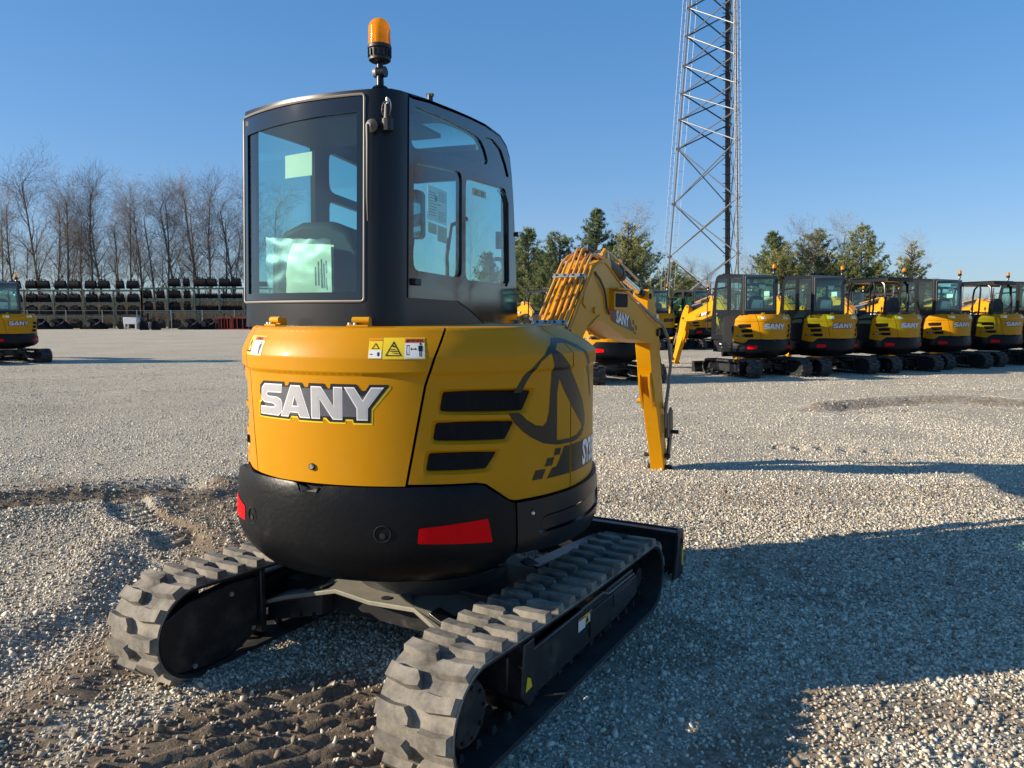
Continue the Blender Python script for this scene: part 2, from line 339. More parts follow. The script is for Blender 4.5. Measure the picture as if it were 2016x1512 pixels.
def sidecap(th0,th1,ztop,inner=.5,m=0,mb=None,bf=BF,n=14):
    V=[];F=[]
    for i in range(n+1):
        t=th0+(th1-th0)*i/n
        for k in (0,1,2):
            r=[0,.05,inner][k]; p=bf(t,ztop,0); q=Vector((p.x,p.y,0)); L=q.length; q=q*((L-r)/L); V.append((q.x,q.y,ztop+(0,.004,.008)[k]))
    for i in range(n):
        for k in (0,1): F.append((i*3+k,(i+1)*3+k,(i+1)*3+k+1,i*3+k+1))
    mb.add(V,F,m)

def make_body(root):
    P=[]
    # dark inner core: shows in seams and vents
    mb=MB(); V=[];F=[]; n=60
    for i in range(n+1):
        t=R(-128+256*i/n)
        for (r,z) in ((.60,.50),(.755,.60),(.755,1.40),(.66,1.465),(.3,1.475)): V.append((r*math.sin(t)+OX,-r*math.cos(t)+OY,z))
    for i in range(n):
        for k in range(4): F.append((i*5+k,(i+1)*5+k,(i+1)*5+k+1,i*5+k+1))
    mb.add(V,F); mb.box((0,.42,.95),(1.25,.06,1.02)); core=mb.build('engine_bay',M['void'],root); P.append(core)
    # rear hood
    sL=lambda z:-seam(z)-2.6
    zs=[.898,1.0,1.275,1.32,1.38,1.43,ZT]
    hood=[(sL(.898)+.0,.905)]+[(t,.898) for t in (-15,-5,5,15)]+[(seam(z)-.35,z) for z in zs]+[(t,ZT) for t in (20,10,0,-10,-20)]+[(sL(z)+.35,z) for z in reversed(zs[1:])]
    mb=MB(); panel(mb,BF,hood,(),2.2,.03,thick=.018,zl=ZL); sidecap(-36,33,ZT-.004,.35,mb=mb)
    h=mb.build('engine_hood',M['yellow'],root,ang=50,recalc=False); P.append(h)
    decal('lettering_glow',[YG],BF,M['brightyellow'],h,.0010)
    decal('lettering_outline',[BK],BF,M['ink'],h,.0020)
    inner=[(-21,1.262),(-13,1.262),(-3,1.262),(10,1.258),(12.2,1.235),(13.8,1.255),(12.8,1.19),(12.8,1.16),(-1,1.158),(-20,1.155)]
    decal('lettering_back',[inner],BF,M['letterbg'],h,.0028)
    for nm,p,ho in (('letter',S_,()),('letter',A_,(AH,)),('letter',N_,()),('letter',Y_,())):
        e=decal(nm+'_edge',[grow(p,.0,.0) if 0 else p],BF,M['silverlite'],h,.0036,holes=ho)
        cx=sum(q[0] for q in p)/len(p); 
        ip=inset(p,.0045)
        if ip: decal(nm,[ip],BF,M['silver'],h,.0044,holes=[grow(x,.45,.004) for x in ho])
    # warning labels
    warning_label(h,14.0,28.5,1.378,1.455,True)
    warning_label(h,-32.6,-20.6,1.378,1.455,False)
    # lock
    p=BF(-2.8,.961,0); nrm=Vector((p.x,p.y,0)).normalized(); mb=MB(); mb.cyl(p-nrm*.005,p+nrm*.006,.0135,n=20); mb.cyl(p+nrm*.006,p+nrm*.010,.010,.008,n=16,m=1); mb.build('hood_lock',[M['plastic'],M['steel']],h)
    # hinges
    for th in (-23.5,9.5):
        hp=BF(th,ZT,-.03); t=R(th); rot=Matrix.Rotation(t,3,'Z'); mb=MB()
        mb.box(hp+Vector((0,0,.006)),(.085,.05,.006),rot); mb.cyl(hp+rot@Vector((-.026,.0,.026)),hp+rot@Vector((.042,.0,.026)),.013,n=14)
        mb.box(hp+rot@Vector((.008,.015,.020)),(.06,.03,.028),rot)
        for sx in (-.034,-.012): mb.cyl(hp+rot@Vector((sx,-.012,.008)),hp+rot@Vector((sx,-.012,.017)),.0075,n=6,m=1)
        mb.build('hood_hinge',[M['ymetal'],M['zinc']],h)
    # side covers with vents (right, and mirrored left)
    for sgn in (1,-1):
        off=0 if sgn>0 else 2.6; voff=0 if sgn>0 else 7.5
        def TF(th,z,d=0,s=sgn,o=off): return BF(s*(th+(o if s<0 else 0)*(1 if th<40 else max(0,(60-th)/20))),z,d)
        e0=76.3 if sgn>0 else 70
        side=[(seam(.905)+.35,.905),(30,.903),(42,.900),(44.5,.892),(47.5,.862),(51.5,.820),(53.5,.812),(60,.812),(76.3,.812)]
        top=[(t,ZT) for t in (70,60,50,40)]
        if sgn>0: outer=side+[(76.3,1.0),(76.3,1.3),(76.3,1.40),(76.3,ZT)]+top+[(seam(z)+.35,z) for z in (ZT,1.43,1.38,1.32,1.275,1.0)]
        else: outer=side[:-1]+[(76,.85),(75.5,.95),(74,1.2),(71.5,1.36),(67,1.45),(60,ZT-.004),(50,ZT),(40,ZT)]+[(seam(z)+.35,z) for z in (ZT,1.43,1.38,1.32,1.275,1.0)]
        vents=[V1,V2,V3]
        vents=[[(a+voff,b) for a,b in v] for v in vents]; rims=[rounded(grow(v,1.1,.013),.020,4,AX) for v in vents]
        mb=MB(); panel(mb,TF,outer,rims,2.2,.03,thick=.012,zl=ZL)
        ins=[rounded(v,.012,4,AX) for v in vents]
        for a,b in zip(rims,ins):   # soft flank of each recess
            n=len(a); vv=[TF(x,y,0) for x,y in a]+[TF(x,y,-.006) for x,y in [((p[0]+q[0])/2,(p[1]+q[1])/2) for p,q in zip(a,b)]]+[TF(x,y,-.02) for x,y in b]
            ff=[(i,(i+1)%n,n+(i+1)%n,n+i) for i in range(n)]+[(n+i,n+(i+1)%n,2*n+(i+1)%n,2*n+i) for i in range(n)]
            mb.add(vv,ff)
        sidecap(sgn*33,sgn*77,ZT-.004,.35,mb=mb)
        c=mb.build('side_cover',M['yellow'],root,ang=50,recalc=True); P.append(c)
        for v in ins:
            mb=MB(); panel(mb,TF,v,(),2.2,.03,d0=-.019)
            x0=min(p[0] for p in v); x1=max(p[0] for p in v); y0=min(p[1] for p in v); y1=max(p[1] for p in v)
            k=x0+1.5
            while k<x1-3:
                a=TF(k,y0+.008,-.017); b=TF(k,y1-.008,-.017); mb.cyl(a,b,.0012,n=4,m=1); k+=.75
            mb.build('vent_grille',[M['void'],M['void']],c)
        if sgn>0:
            decal('emblem',[EA,EB],BF,M['emblem'],c,.0015,sx=1.5)
            decal('checker_squares',[C1,C2,C3],BF,M['emblem'],c,.0015)
            bd=[p for p in BD if p[0]<76.2]; bd=[(76.1,.994)]+[(76.1,.8748)]+[q for q in BD[4:]]+[BD[0]]
            decal('model_band',[bd],BF,M['emblem'],c,.0012)
        else:
            decal('model_band',[[(52,.995),(68,.995),(70,.96),(53,.96)]],TF,M['ink'],c,.0015)
            text_polys_obj('model_text','SY35B',lambda u,v,d:BF(-u,v,d),62.5,.978,.038,-AX,M['silverlite'],c,.003,step=.02)
            decal('side_crease',[[(50,1.315),(70,1.24),(72.5,1.05),(73,.86),(72,.86),(71.5,1.05),(69,1.23),(50,1.30)]],TF,M['ymetal'],c,.003,thick=.003)
    # front right door
    outer=[(76.9,.812),(85,.815),(95,.82),(112,.83),(114,1.3),(112,1.40),(110,ZT),(95,ZT),(85,ZT),(76.9,ZT),(76.9,1.38),(76.9,1.1)]
    mb=MB(); panel(mb,BF,outer,(),2.2,.03,thick=.015,zl=ZL); sidecap(77,112,ZT-.004,.35,mb=mb)
    fd=mb.build('front_door',M['yellow'],root,ang=50,recalc=False); P.append(fd)
    decal('model_band',[[(77.1,.994),(104,.994),(103,.875),(77.1,.8745)]],BF,M['emblem'],fd,.0012)
    text_polys_obj('model_text','SY35B',BF,93.0,.934,.145,AX,M['silverlite'],fd,.0026,step=.02,bold=.006,xs=.62)
    decal('emblem',[[(77.1,1.300),(78.89,1.268),(84.5,1.174),(86.9,1.102),(86.6,1.06),(84.0,1.020),(80,1.006),(77.1,1.003),(77.1,1.022),(80.57,1.029),(84.2,1.05),(84.4,1.072),(77.1,1.156)],[(77.1,1.442),(80,1.434),(84,1.41),(88,1.36),(92,1.28),(94,1.18),(92.6,1.18),(90.5,1.27),(87,1.34),(83,1.39),(77.1,1.424)]],BF,M['emblem'],fd,.0016,sx=1.5)
    # counterweight
    outer=[(-54,.62),(-50,.56),(-40,.525),(-20,.505),(0,.502),(20,.505),(40,.525),(50,.56),(52.6,.62),(52.6,.806),(50.6,.818),(46.6,.858),(44,.884),(42,.892),(30,.894),(15,.893),(3,.892),(.6,.890),(-.8,.862),(-6.6,.862),(-8.2,.890),(-10,.893),(-25,.894),(-43,.892),(-45,.884),(-48,.858),(-52,.818),(-54,.806)]
    mb=MB(); panel(mb,CF,outer,(),2.6,.035,thick=.05)
    V=[];F=[]
    for i in range(41):
        t=-53+106*i/40; q=CF(t,max(.505,.505+max(0,abs(t)-15)*.0008),-.01); V+= [q,(q.x*.72,q.y*.72,.47)]
    F=[(2*i,2*i+2,2*i+3,2*i+1) for i in range(40)]; mb.add(V,F)
    cw=mb.build('counterweight',M['black'],root,ang=55,recalc=False,bevel=0); P.append(cw)
    decal('reflector',[rounded([(26.4,.742),(44.4,.762),(45.6,.668),(26.0,.684)],.006,2,AX)],CF,M['red'],cw,.0022)
    decal('reflector',[rounded([(-46.4,.762),(-32.5,.745),(-32.2,.686),(-47.6,.668)],.006,2,AX)],CF,M['red'],cw,.0022)
    for th in (17.2,-26.5):
        p=CF(th,.722,0); nr=Vector((p.x,p.y,0)).normalized(); u=Vector((-nr.y,nr.x,0)); mb=MB()
        ring=[]; nn=24
        prof=[(.034,.0015),(.031,.003),(.028,-.002),(.0,-.004)]
        VV=[];FF=[]
        for r_,dd in prof:
            for j in range(nn):
                a=2*PI*j/nn; VV.append(p+nr*dd+(u*math.cos(a)+Vector((0,0,1))*math.sin(a))*r_)
        for i in range(3):
            for j in range(nn): FF.append((i*nn+j,i*nn+(j+1)%nn,(i+1)*nn+(j+1)%nn,(i+1)*nn+j))
        mb.add(VV,FF,0); mb.cyl(p-nr*.004+Vector((0,0,-.006)),p+nr*.004+Vector((0,0,-.006)),.012,n=6,m=1)
        mb.build('bolt_recess',[M['void'],M['plastic']],cw)
    p=CF(-3.8,.876,0); nr=Vector((p.x,p.y,0)).normalized(); mb=MB(); u=Vector((-nr.y,nr.x,0))
    mb.add([p-nr*.045+u*.05+Vector((0,0,.02)),p-nr*.045-u*.05+Vector((0,0,.02)),p-nr*.03-u*.032-Vector((0,0,.02)),p-nr*.03+u*.032-Vector((0,0,.02))],[(0,1,2,3)])
    mb.add([p+nr*.0-u*.045+Vector((0,0,.012)),p+nr*.002-u*.034-Vector((0,0,.016)),p+nr*.002+u*.034-Vector((0,0,.016)),p+nr*.0+u*.045+Vector((0,0,.012)),p-nr*.04+u*.03-Vector((0,0,.008)),p-nr*.04-u*.03-Vector((0,0,.008))],[(1,2,4,5),(0,1,5),(2,3,4)],1)
    mb.build('lifting_notch',[M['void'],M['zinc']],cw)
    # lower side covers
    for sgn in (1,-1):
        f=lambda th,z,d=0,s=sgn:CF(s*th,z,d) if s>0 else CF(-th,z,d)
        mb=MB(); outer=[(53.2,.60),(70,.585),(95,.585),(118,.60),(118,.825),(95,.815),(76,.806),(60,.804),(53.2,.804)]
        recess=rounded([(62,.735),(103,.745),(103,.665),(60,.665)],.02,3,AX)
        panel(mb,f,outer,(recess,),2.6,.035,thick=.04)
        n=len(recess); b=grow(recess,-.8,-.009)
        mb.add([f(x,y,0) for x,y in recess]+[f(x,y,-.010) for x,y in b],[(i,(i+1)%n,n+(i+1)%n,n+i) for i in range(n)])
        panel(mb,f,b,(),2.6,.035,d0=-.010)
        lc=mb.build('lower_cover',M['satin'],root,ang=50,recalc=True); P.append(lc)
        q=f(58.2,.755,0); nr=Vector((q.x,q.y,0)).normalized(); mb=MB(); mb.cyl(q-nr*.002,q+nr*.003,.016,.013,n=20); mb.cyl(q+nr*.003,q+nr*.007,.008,.006,n=14,m=1); mb.build('cover_lock',[M['plastic'],M['steel']],lc)
        if sgn<0: decal('side_strip',[[(104,.775),(116,.778),(116,.750),(104,.747)]],f,M['white'],lc,.002,thick=.002)
    # revolving frame underneath and floor plate under cab
    mb=MB(); mb.lathe([(.34,.425),(.50,.44),(.55,.50),(.68,.56),(.68,.60)],n=40)
    mb.box((-.05,.52,.72),(1.10,.62,.24)); mb.box((-.33,.35,.60),(.6,.9,.1)); mb.box((.35,.62,.62),(.30,.5,.26))
    P.append(mb.build('revolving_frame',M['void'],root))
    mb=MB(); mb.box((.25,.92,.62),(.30,.40,.20)); mb.box((.25,1.06,.78),(.24,.20,.44)); mb.cyl((.24,1.14,.50),(.24,1.14,1.02),.085,n=20); P.append(mb.build('swing_post',M['ymetal'],root,bevel=.008))
    return P
def inset(P,d):
    """inset a polygon in (deg, m) space by d metres"""
    n=len(P); Q=[Vector((p[0]/AX,p[1])) for p in P]; A=sum(Q[i].x*Q[(i+1)%n].y-Q[(i+1)%n].x*Q[i].y for i in range(n)); s=1 if A>0 else -1; out=[]
    for i in range(n):
        a,b,c=Q[i-1],Q[i],Q[(i+1)%n]; e1=(b-a).normalized(); e2=(c-b).normalized(); n1=Vector((-e1.y,e1.x))*s; n2=Vector((-e2.y,e2.x))*s
        k=n1+n2; k=k/max(.35,k.length_squared/2) if k.length>1e-6 else n1; q=b+k*d*.9; out.append((q.x*AX,q.y))
    return out
def tri(cx,cy,w,h,k=1.0): return [(cx-w/2*k,cy-h/2*k),(cx+w/2*k,cy-h/2*k),(cx,cy+h/2*k+(1-k)*.0)]
def warning_label(parent,t0,t1,z0,z1,full):
    f=BF; S=(t1-t0)
    if full:
        a=t0; b=t0+S*.245; b2=b+.15; c=b2+S*.385; e=t1
        decal('warning_sticker',[[(a,z0),(b,z0),(b,z1-.004),(a,z1-.004)],[(b2,z0-.002),(e,z0-.002),(e,z1),(b2,z1)]],f,M['brightyellow'],parent,.0012)
        decal('sticker_white',[[(a+.15,z0+.002),(b-.15,z0+.002),(b-.15,z0+.032),(a+.15,z0+.032)]],f,M['white'],parent,.0018)
        decal('sticker_white',[[(c,z0+.001),(e-.2,z0+.001),(e-.2,z1-.020),(c,z1-.020)]],f,M['white'],parent,.0018)
        decal('sticker_orange',[[(a+.15,z1-.012),(b-.15,z1-.012),(b-.15,z1-.006),(a+.15,z1-.006)],[(c,z1-.019),(e-.2,z1-.019),(e-.2,z1-.003),(c,z1-.003)]],f,M['orange'],parent,.0018)
        mb=MB(); cx=(b2+c)/2-.05; cy=(z0+z1)/2-.001
        def ring(cx,cy,w,h,k,mt=0):
            o=[(cx-w/2,cy-h/2),(cx+w/2,cy-h/2),(cx,cy+h/2)]; i=[(cx-w/2*k,cy-h/2+h*(1-k)*.30),(cx+w/2*k,cy-h/2+h*(1-k)*.30),(cx,cy+h/2-h*(1-k)*.72)]
            panel(mb,f,o,(i,),2,.06,d0=.0024)
        ring(cx,cy,4.2,.054,.80); ring((a+b)/2,z0+.047,2.1,.022,.72)
        for (x,y,w,h) in ((cx,cy-.010,2.2,.003),(cx-.3,cy-.003,1.6,.0025),(cx+.5,cy-.017,1.6,.0022),(cx,cy+.006,.6,.006)): panel(mb,f,[(x-w/2,y),(x+w/2,y-.002),(x+w/2,y+h-.002),(x-w/2,y+h)],(),2,.06,d0=.0024)
        # figure, arrow and box pictogram
        px=e-1.2; by=z0+.008
        def q(x0,y0,x1,y1): panel(mb,f,[(x0,y0),(x1,y0),(x1,y1),(x0,y1)],(),2,.06,d0=.0024)
        q(px-.55,by+.020,px+.55,by+.040); q(px-.32,by,px-.05,by+.022); q(px+.05,by,px+.32,by+.022)
        panel(mb,f,[(px+.28*math.cos(t*PI/4),by+.0455+.0042*math.sin(t*PI/4)) for t in range(8)],(),2,.06,d0=.0024)
        ax=c+1.75; q(ax,by+.026,ax+.9,by+.029); panel(mb,f,[(ax-.35,by+.0275),(ax,by+.022),(ax,by+.033)],(),2,.06,d0=.0024); panel(mb,f,[(ax+.9,by+.022),(ax+1.25,by+.0275),(ax+.9,by+.033)],(),2,.06,d0=.0024)
        bx=c+.45; panel(mb,f,[(bx,by+.006),(bx+.75,by+.006),(bx+.75,by+.042),(bx,by+.042)],([(bx+.12,by+.0085),(bx+.63,by+.0085),(bx+.63,by+.0395),(bx+.12,by+.0395)],),2,.06,d0=.0024)
        q(a+.5,z0+.015,a+1.1,z0+.018); q(b-1.2,z0+.010,b-.7,z0+.024)
        ring(c+.62,z1-.011,.8,.010,.1); mb.build('sticker_pictogram',M['ink'],parent,recalc=False)
        text_polys_obj('sticker_text','WARNING',f,c+2.65,z1-.0115,.0145,AX,M['ink'],parent,.0026,bold=.0004,xs=.86)
    else:
        c=t0+S*.46
        decal('warning_sticker',[[(t0,z0),(t1,z0),(t1,z1),(t0,z1)]],f,M['brightyellow'],parent,.0012)
        decal('sticker_white',[[(c,z0+.002),(t1-.2,z0+.002),(t1-.2,z1-.019),(c,z1-.019)]],f,M['white'],parent,.0018)
        decal('sticker_orange',[[(c,z1-.018),(t1-.2,z1-.018),(t1-.2,z1-.003),(c,z1-.003)]],f,M['orange'],parent,.0018)
        mb=MB(); o=[(t0+.6,z0+.012),(c-.4,z0+.012),((t0+c)/2+.1,z1-.012)]; i=[(t0+1.3,z0+.018),(c-1.0,z0+.018),((t0+c)/2+.1,z1-.026)]; panel(mb,f,o,(i,),2,.06,d0=.0024)
        px=t1-1.5
        def q(x0,y0,x1,y1): panel(mb,f,[(x0,y0),(x1,y0),(x1,y1),(x0,y1)],(),2,.06,d0=.0024)
        q(px-.6,z0+.026,px+.6,z0+.046); q(px-.4,z0+.006,px-.05,z0+.028); q(px+.05,z0+.006,px+.4,z0+.028); q(px-.25,z0+.048,px+.25,z0+.055); q(c+1.6,z0+.03,c+2.8,z0+.033)
        mb.build('sticker_pictogram',M['ink'],parent,recalc=False)
        text_polys_obj('sticker_text','WARNING',f,(c+t1)/2,z1-.0105,.0125,AX,M['ink'],parent,.0026,bold=.0004,xs=.8)

# ------------------------------------------------------------------ excavator: cab
XL,XR,YR=-.657,.20,-.635
RR=.11; RL=.10; RA=1.2; XE=-.608; A0=math.asin(.608/RA)
UR=RR*PI/2; UL=RL*(PI/2-A0); W=(XR-RR)-XE
def yarc(x): return YR+RA-math.sqrt(RA*RA-x*x)
YE=yarc(XE); CXL=XE+RL*math.sin(A0); YLW=YE+RL*math.cos(A0)
def lean(z): return .035*max(0,(z-1.5))/.9
def KF(u,z,d=0):
    """cab skin: u=0 at the right end of the rear face, + runs forward on the right wall, - to the left wall"""
    ln=lean(z)
    if -W<=u<=0:
        x=XR-RR+u; k=x/RA; return Vector((x+d*k,yarc(x)+ln-d*math.sqrt(1-k*k),z))
    if u>0:
        if u<UR:
            a=u/RR; c=Vector((XR-RR,YR+RR+ln,0)); return Vector((c.x+(RR+d)*math.sin(a),c.y-(RR+d)*math.cos(a),z))
        y=YR+RR+(u-UR); return Vector((XR+d,y+ln*max(0,1-(u-UR)/1.2),z))
    v=-u-W
    if v<UL:
        a=A0+v/RL; c=Vector((CXL,YLW+ln,0)); return Vector((c.x-(RL+d)*math.sin(a),c.y-(RL+d)*math.cos(a),z))
    y=YLW+(v-UL); return Vector((XL-d,y+ln*max(0,1-(v-UL)/1.2),z))
def uR(y): return UR+(y-(YR+RR))
def uL(y): return -W-UL-(y-YLW)
ROOFP=[(-.62,2.405),(-.5,2.415),(-.3,2.438),(0,2.462),(.35,2.48),(.56,2.47),(.66,2.435),(.71,2.385),(.745,2.28),(.77,2.15),(.79,2.0),(.847,1.45),(.86,.86)]
def roofz(y):
    for (a,b),(c,d) in zip(ROOFP,ROOFP[1:]):
        if y<=c: return b+(d-b)*max(0,(y-a))/(c-a)
    return .86
def yfront(z):
    for (c,d),(a,b) in zip(ROOFP,ROOFP[1:]):
        if b<=z<=d: return c+(a-c)*(d-z)/(d-b)
    return .71
WR_UP=[(-.488,2.25),(-.484,2.35),(-.448,2.378),(-.149,2.395),(.16,2.401),(.27,2.392),(.34,2.35),(.375,2.302),(.353,2.282),(.286,2.275),(-.152,2.241),(-.458,2.211)]
WR_L=[(-.452,1.72),(-.452,2.155),(.044,2.195),(.044,1.708)]
WR_R=[(.088,1.70),(.088,2.18),(.645,2.205),(.66,1.70)]
WR_Q=[(.33,2.415),(.45,2.425),(.567,2.395),(.643,2.33),(.69,2.271),(.422,2.262),(.40,2.323)]
def make_cab(root):
    cab=empty('cab',parent=root)
    # skin
    rear=rounded([(-W-.004,1.606),(-.022,1.606),(-.022,2.376),(-W-.004,2.384)],.012,3)
    holes=[rear]
    for poly,r in ((WR_UP,.03),(WR_L,.045),(WR_R,.045),(WR_Q,.02)): holes.append(rounded([(uR(y),z) for y,z in poly],r,3))
    LW=[([(.22,1.60),(.70,1.60),(.69,2.10),(.22,2.13)],.04),([(.22,2.175),(.685,2.145),(.66,2.26),(.58,2.36),(.22,2.38)],.05),([(-.36,1.60),(.09,1.60),(.09,2.38),(-.36,2.37)],.02),([(.36,.98),(.70,.98),(.70,1.46),(.36,1.30)],.03)]
    for poly,r in LW: holes.append(rounded([(uL(y),z) for y,z in poly],r,3))
    low=[(uL(.855),.86),(uL(-.20),.86),(uL(-.30),1.15),(uL(-.38),1.46),(uL(-.405),1.485),(-W/2,1.485),(UR,1.475),(uR(.0),1.47),(uR(.40),1.452),(uR(.842),1.445)]
    yy=[.80,.775,.74,.705,.66,.55,.355,.1,-.147,-.35,-.5]
    yz=[(yfront(z),z) for z in (1.7,1.9,2.0,2.1,2.2,2.3)]+[(.71,2.385),(.66,2.435),(.56,2.47),(.35,2.48),(.15,2.472),(0,2.462),(-.3,2.438),(-.45,2.418)]
    outer=low+[(uR(y),z) for y,z in yz]+[(0,2.408),(-W/2,2.408),(-W,2.408)]+[(uL(y),z) for y,z in reversed(yz) if y>-.36]+[(uL(yfront(1.2)),1.2)]
    mb=MB(); panel(mb,KF,outer,holes,.05,.10,thick=.028)
    mb.build('cab_shell',M['satin'],cab,ang=40,recalc=False)
    # black-printed safety glass border of the right wall (proud 3 mm) with the same openings
    yz2=[(y-.012,z-.016) for y,z in yz if y>-.46]
    op=[(uR(-.495),1.607),(uR(.0),1.60),(uR(.13),1.565),(uR(.41),1.462),(uR(.825),1.458)]+[(uR(y),z) for y,z in yz2]+[(uR(-.495),2.402)]
    mb=MB(); panel(mb,KF,op,holes[1:5],.08,.10,d0=.004,thick=.0035); mb.build('side_glass_border',M['gloss'],cab,recalc=False,ang=20)
    mb=MB(); rim=rounded([(-W-.018,1.592),(-.007,1.592),(-.007,2.390),(-W-.018,2.396)],.014,3)
    gb=[(-W+.018,1.628),(-.040,1.628),(-.040,2.325),(-W+.018,2.315)]
    panel(mb,KF,rounded([(-W-.010,1.600),(-.017,1.600),(-.017,2.382),(-W-.010,2.388)],.01,2),(gb,),.05,.1,d0=.003,thick=.003); mb.build('rear_glass_border',M['gloss'],cab,recalc=False,ang=20)
    mb=MB(); loop=resample(rim,.05,.1); mb.tube([KF(u,v,.004) for u,v in loop],.0052,6,closed=True); mb.build('rear_gasket',M['gasket'],cab)
    # panes
    def pane(nm,poly,mt,d=-.004):
        mb=MB(); panel(mb,KF,poly,(),.05,.2,d0=d); mb.build(nm,mt,cab,recalc=False,ang=60)
    pane('rear_window',rear,M['glass'])
    for i,h in enumerate(holes[1:]): pane(('roof_side_window','side_window','sliding_window','quarter_window','door_window','door_top_window','left_side_window','door_lower_window')[i],h,M['glassdark'] if i==3 else M['glass'])
    # sliding frame of the front side pane
    mb=MB(); L=[(uR(.56),2.185),(uR(.63),2.165),(uR(.66),2.13),(uR(.672),1.72),(uR(.64),1.69)]; mb.tube([KF(u,v,.006) for u,v in L],.006,6); mb.build('window_channel',M['plastic'],cab)
    mb=MB(); mb.box(KF(uR(.60),1.93,-.02),(.03,.03,.09)); mb.box(KF(uR(.585),1.83,-.02),(.02,.05,.02)); mb.tube([KF(uR(.56),1.80,-.03),KF(uR(.54),1.78,-.04),KF(uR(.535),1.72,-.04)],.012,6); mb.build('window_latch',M['plastic'],cab)
    # roof with crown
    mb=MB(); fr=lambda x,y,d=0:Vector((x,y,roofz(y)+.006*(1-((x+.2)/.45)**2)+d))
    ks=[KF(-W-UL-.001+(W+UL+UR+.002)*i/22,2.42,0) for i in range(23)]; po=[(XL,.70),(XL,.3)]+[(p.x,p.y) for p in ks]+[(XR,.3),(XR,.70)]
    sk=rounded([(-.58,.10),(.08,.10),(.08,.63),(-.58,.63)],.05,3); panel(mb,fr,po,(sk,),.07,.07,thick=.03,d0=-.002); mb.build('roof',M['satin'],cab,ang=50,recalc=False)
    mb=MB(); panel(mb,fr,sk,(),.07,.07,d0=-.008); mb.build('roof_window',M['glass'],cab,recalc=False,ang=60)
    mb=MB(); mb.cyl((.0,.05,2.48),(.0,.05,2.505),.022,n=10); mb.cyl((.12,-.10,2.476),(.12,-.10,2.51),.013,n=8); mb.box((.12,-.10,2.51),(.03,.018,.012)); mb.cyl((.13,.58,2.46),(.13,.58,2.50),.011,n=8); mb.cyl((.13,.58,2.495),(.13,.58,2.505),.017,n=8); mb.cyl((.19,.80,1.98),(.214,.81,1.98),.014,n=8); mb.build('roof_studs',M['plastic'],cab)
    # windshield frame and pane
    ff=lambda x,z,d=0:Vector((x,yfront(z)+d,z))
    out=[(XL,.87),(XR,.87),(XR,2.37),(XL,2.37)]; ho=rounded([(XL+.05,1.50),(XR-.05,1.50),(XR-.05,2.28),(XL+.05,2.28)],.04,3); ho2=rounded([(XL+.05,.98),(XR-.05,.98),(XR-.05,1.44),(XL+.05,1.44)],.04,3)
    mb=MB(); panel(mb,ff,out,(ho,ho2),.1,.08,thick=.03); mb.build('windshield_frame',M['satin'],cab,ang=40)
    mb=MB(); panel(mb,ff,ho,(),.1,.08,d0=-.01); panel(mb,ff,ho2,(),.1,.08,d0=-.01); mb.build('windshield',M['glass'],cab,recalc=False,ang=60)
    # interior
    mb=MB(); mb.box((-.24,.22,.90),(.74,1.1,.05)); mb.box((-.19,-.42,1.28),(.52,.16,.62)); mb.box((.06,.1,1.2),(.10,.5,.42)); mb.box((-.22,.72,1.2),(.5,.12,.3)); mb.box((.07,.62,1.45),(.10,.14,.24)); mb.build('cab_floor_and_console',M['cabin'],cab,bevel=.015)
    mb=MB(); mb.box((-.25,-.20,2.365),(.70,.5,.02)); mb.build('headliner',M['cabin'],cab)
    mb=MB(); q=[(-.235,1.30),(-.24,1.62),(-.225,1.80),(-.165,1.90),(-.07,1.935),(.07,1.935),(.165,1.90),(.225,1.80),(.24,1.62),(.235,1.30)]
    mb.prism(q,lambda a,b,t:Vector((-.27+a,-.36+t+(b-1.3)*-.06,b)),-.045,.06); mb.build('seat_back',M['seat'],cab,bevel=.03,ang=60)
    mb=MB(); mb.box((-.27,-.10,1.27),(.46,.48,.13)); mb.build('seat_cushion',M['seat'],cab,bevel=.03)
    mb=MB()
    for sx in (-.50,-.02): mb.cyl((sx,.25,1.25),(sx,.28,1.52),.012,n=8); mb.lathe([(.0,.0),(.022,.01),(.028,.05),(.02,.09),(.0,.1)],(sx,.28,1.50),n=10)
    mb.build('control_lever',M['plastic'],cab)
    mb=MB(); mb.tube([(-.12,.60,1.62),(-.12,.58,1.85),(-.10,.60,2.02),(-.03,.66,2.06)],.012,8); mb.build('grab_handle',M['plastic'],cab)
    # manuals in a clear pouch behind the seat
    mb=MB(); n=10; V=[];F=[]
    for i in range(n+1):
        for j in range(n+1):
            a=i/n; b=j/n; V.append((-.455+a*.30,-.42-.07*a-.012*math.sin(PI*a)*math.sin(PI*b)+.003*noise.noise(Vector((a*5,b*5,0))),1.625+b*.225-.02*a*b))
    for i in range(n):
        for j in range(n): F.append((i*(n+1)+j,(i+1)*(n+1)+j,(i+1)*(n+1)+j+1,i*(n+1)+j+1))
    mb.add(V,F); mb.add([(x,y+.02,z) for x,y,z in V],F); mb.build('manual_booklets',M['paper'],cab,recalc=False)
    mb=MB(); V=[];F=[]; n=16
    for i in range(n+1):
        for j in range(n+1):
            a=i/n; b=j/n; V.append((-.485+a*.37,-.485-.07*a-.02*math.sin(PI*a)*math.sin(PI*b)+.012*noise.noise(Vector((a*6,b*6,3))),1.612+b*.26-.03*a+.012*noise.noise(Vector((a*6,0,b)))))
    for i in range(n):
        for j in range(n): F.append((i*(n+1)+j,(i+1)*(n+1)+j,(i+1)*(n+1)+j+1,i*(n+1)+j+1))
    mb.add(V,F); mb.build('plastic_pouch',M['pouch'],cab,recalc=False,ang=80)
    mb=MB()
    for k_,(x_,z0_,z1_) in enumerate(((-.305,1.66,1.74),(-.29,1.66,1.76),(-.275,1.65,1.70),(-.275,1.72,1.77))): mb.box((x_+.075,-.495,(z0_+z1_)/2),(.006,.002,z1_-z0_))
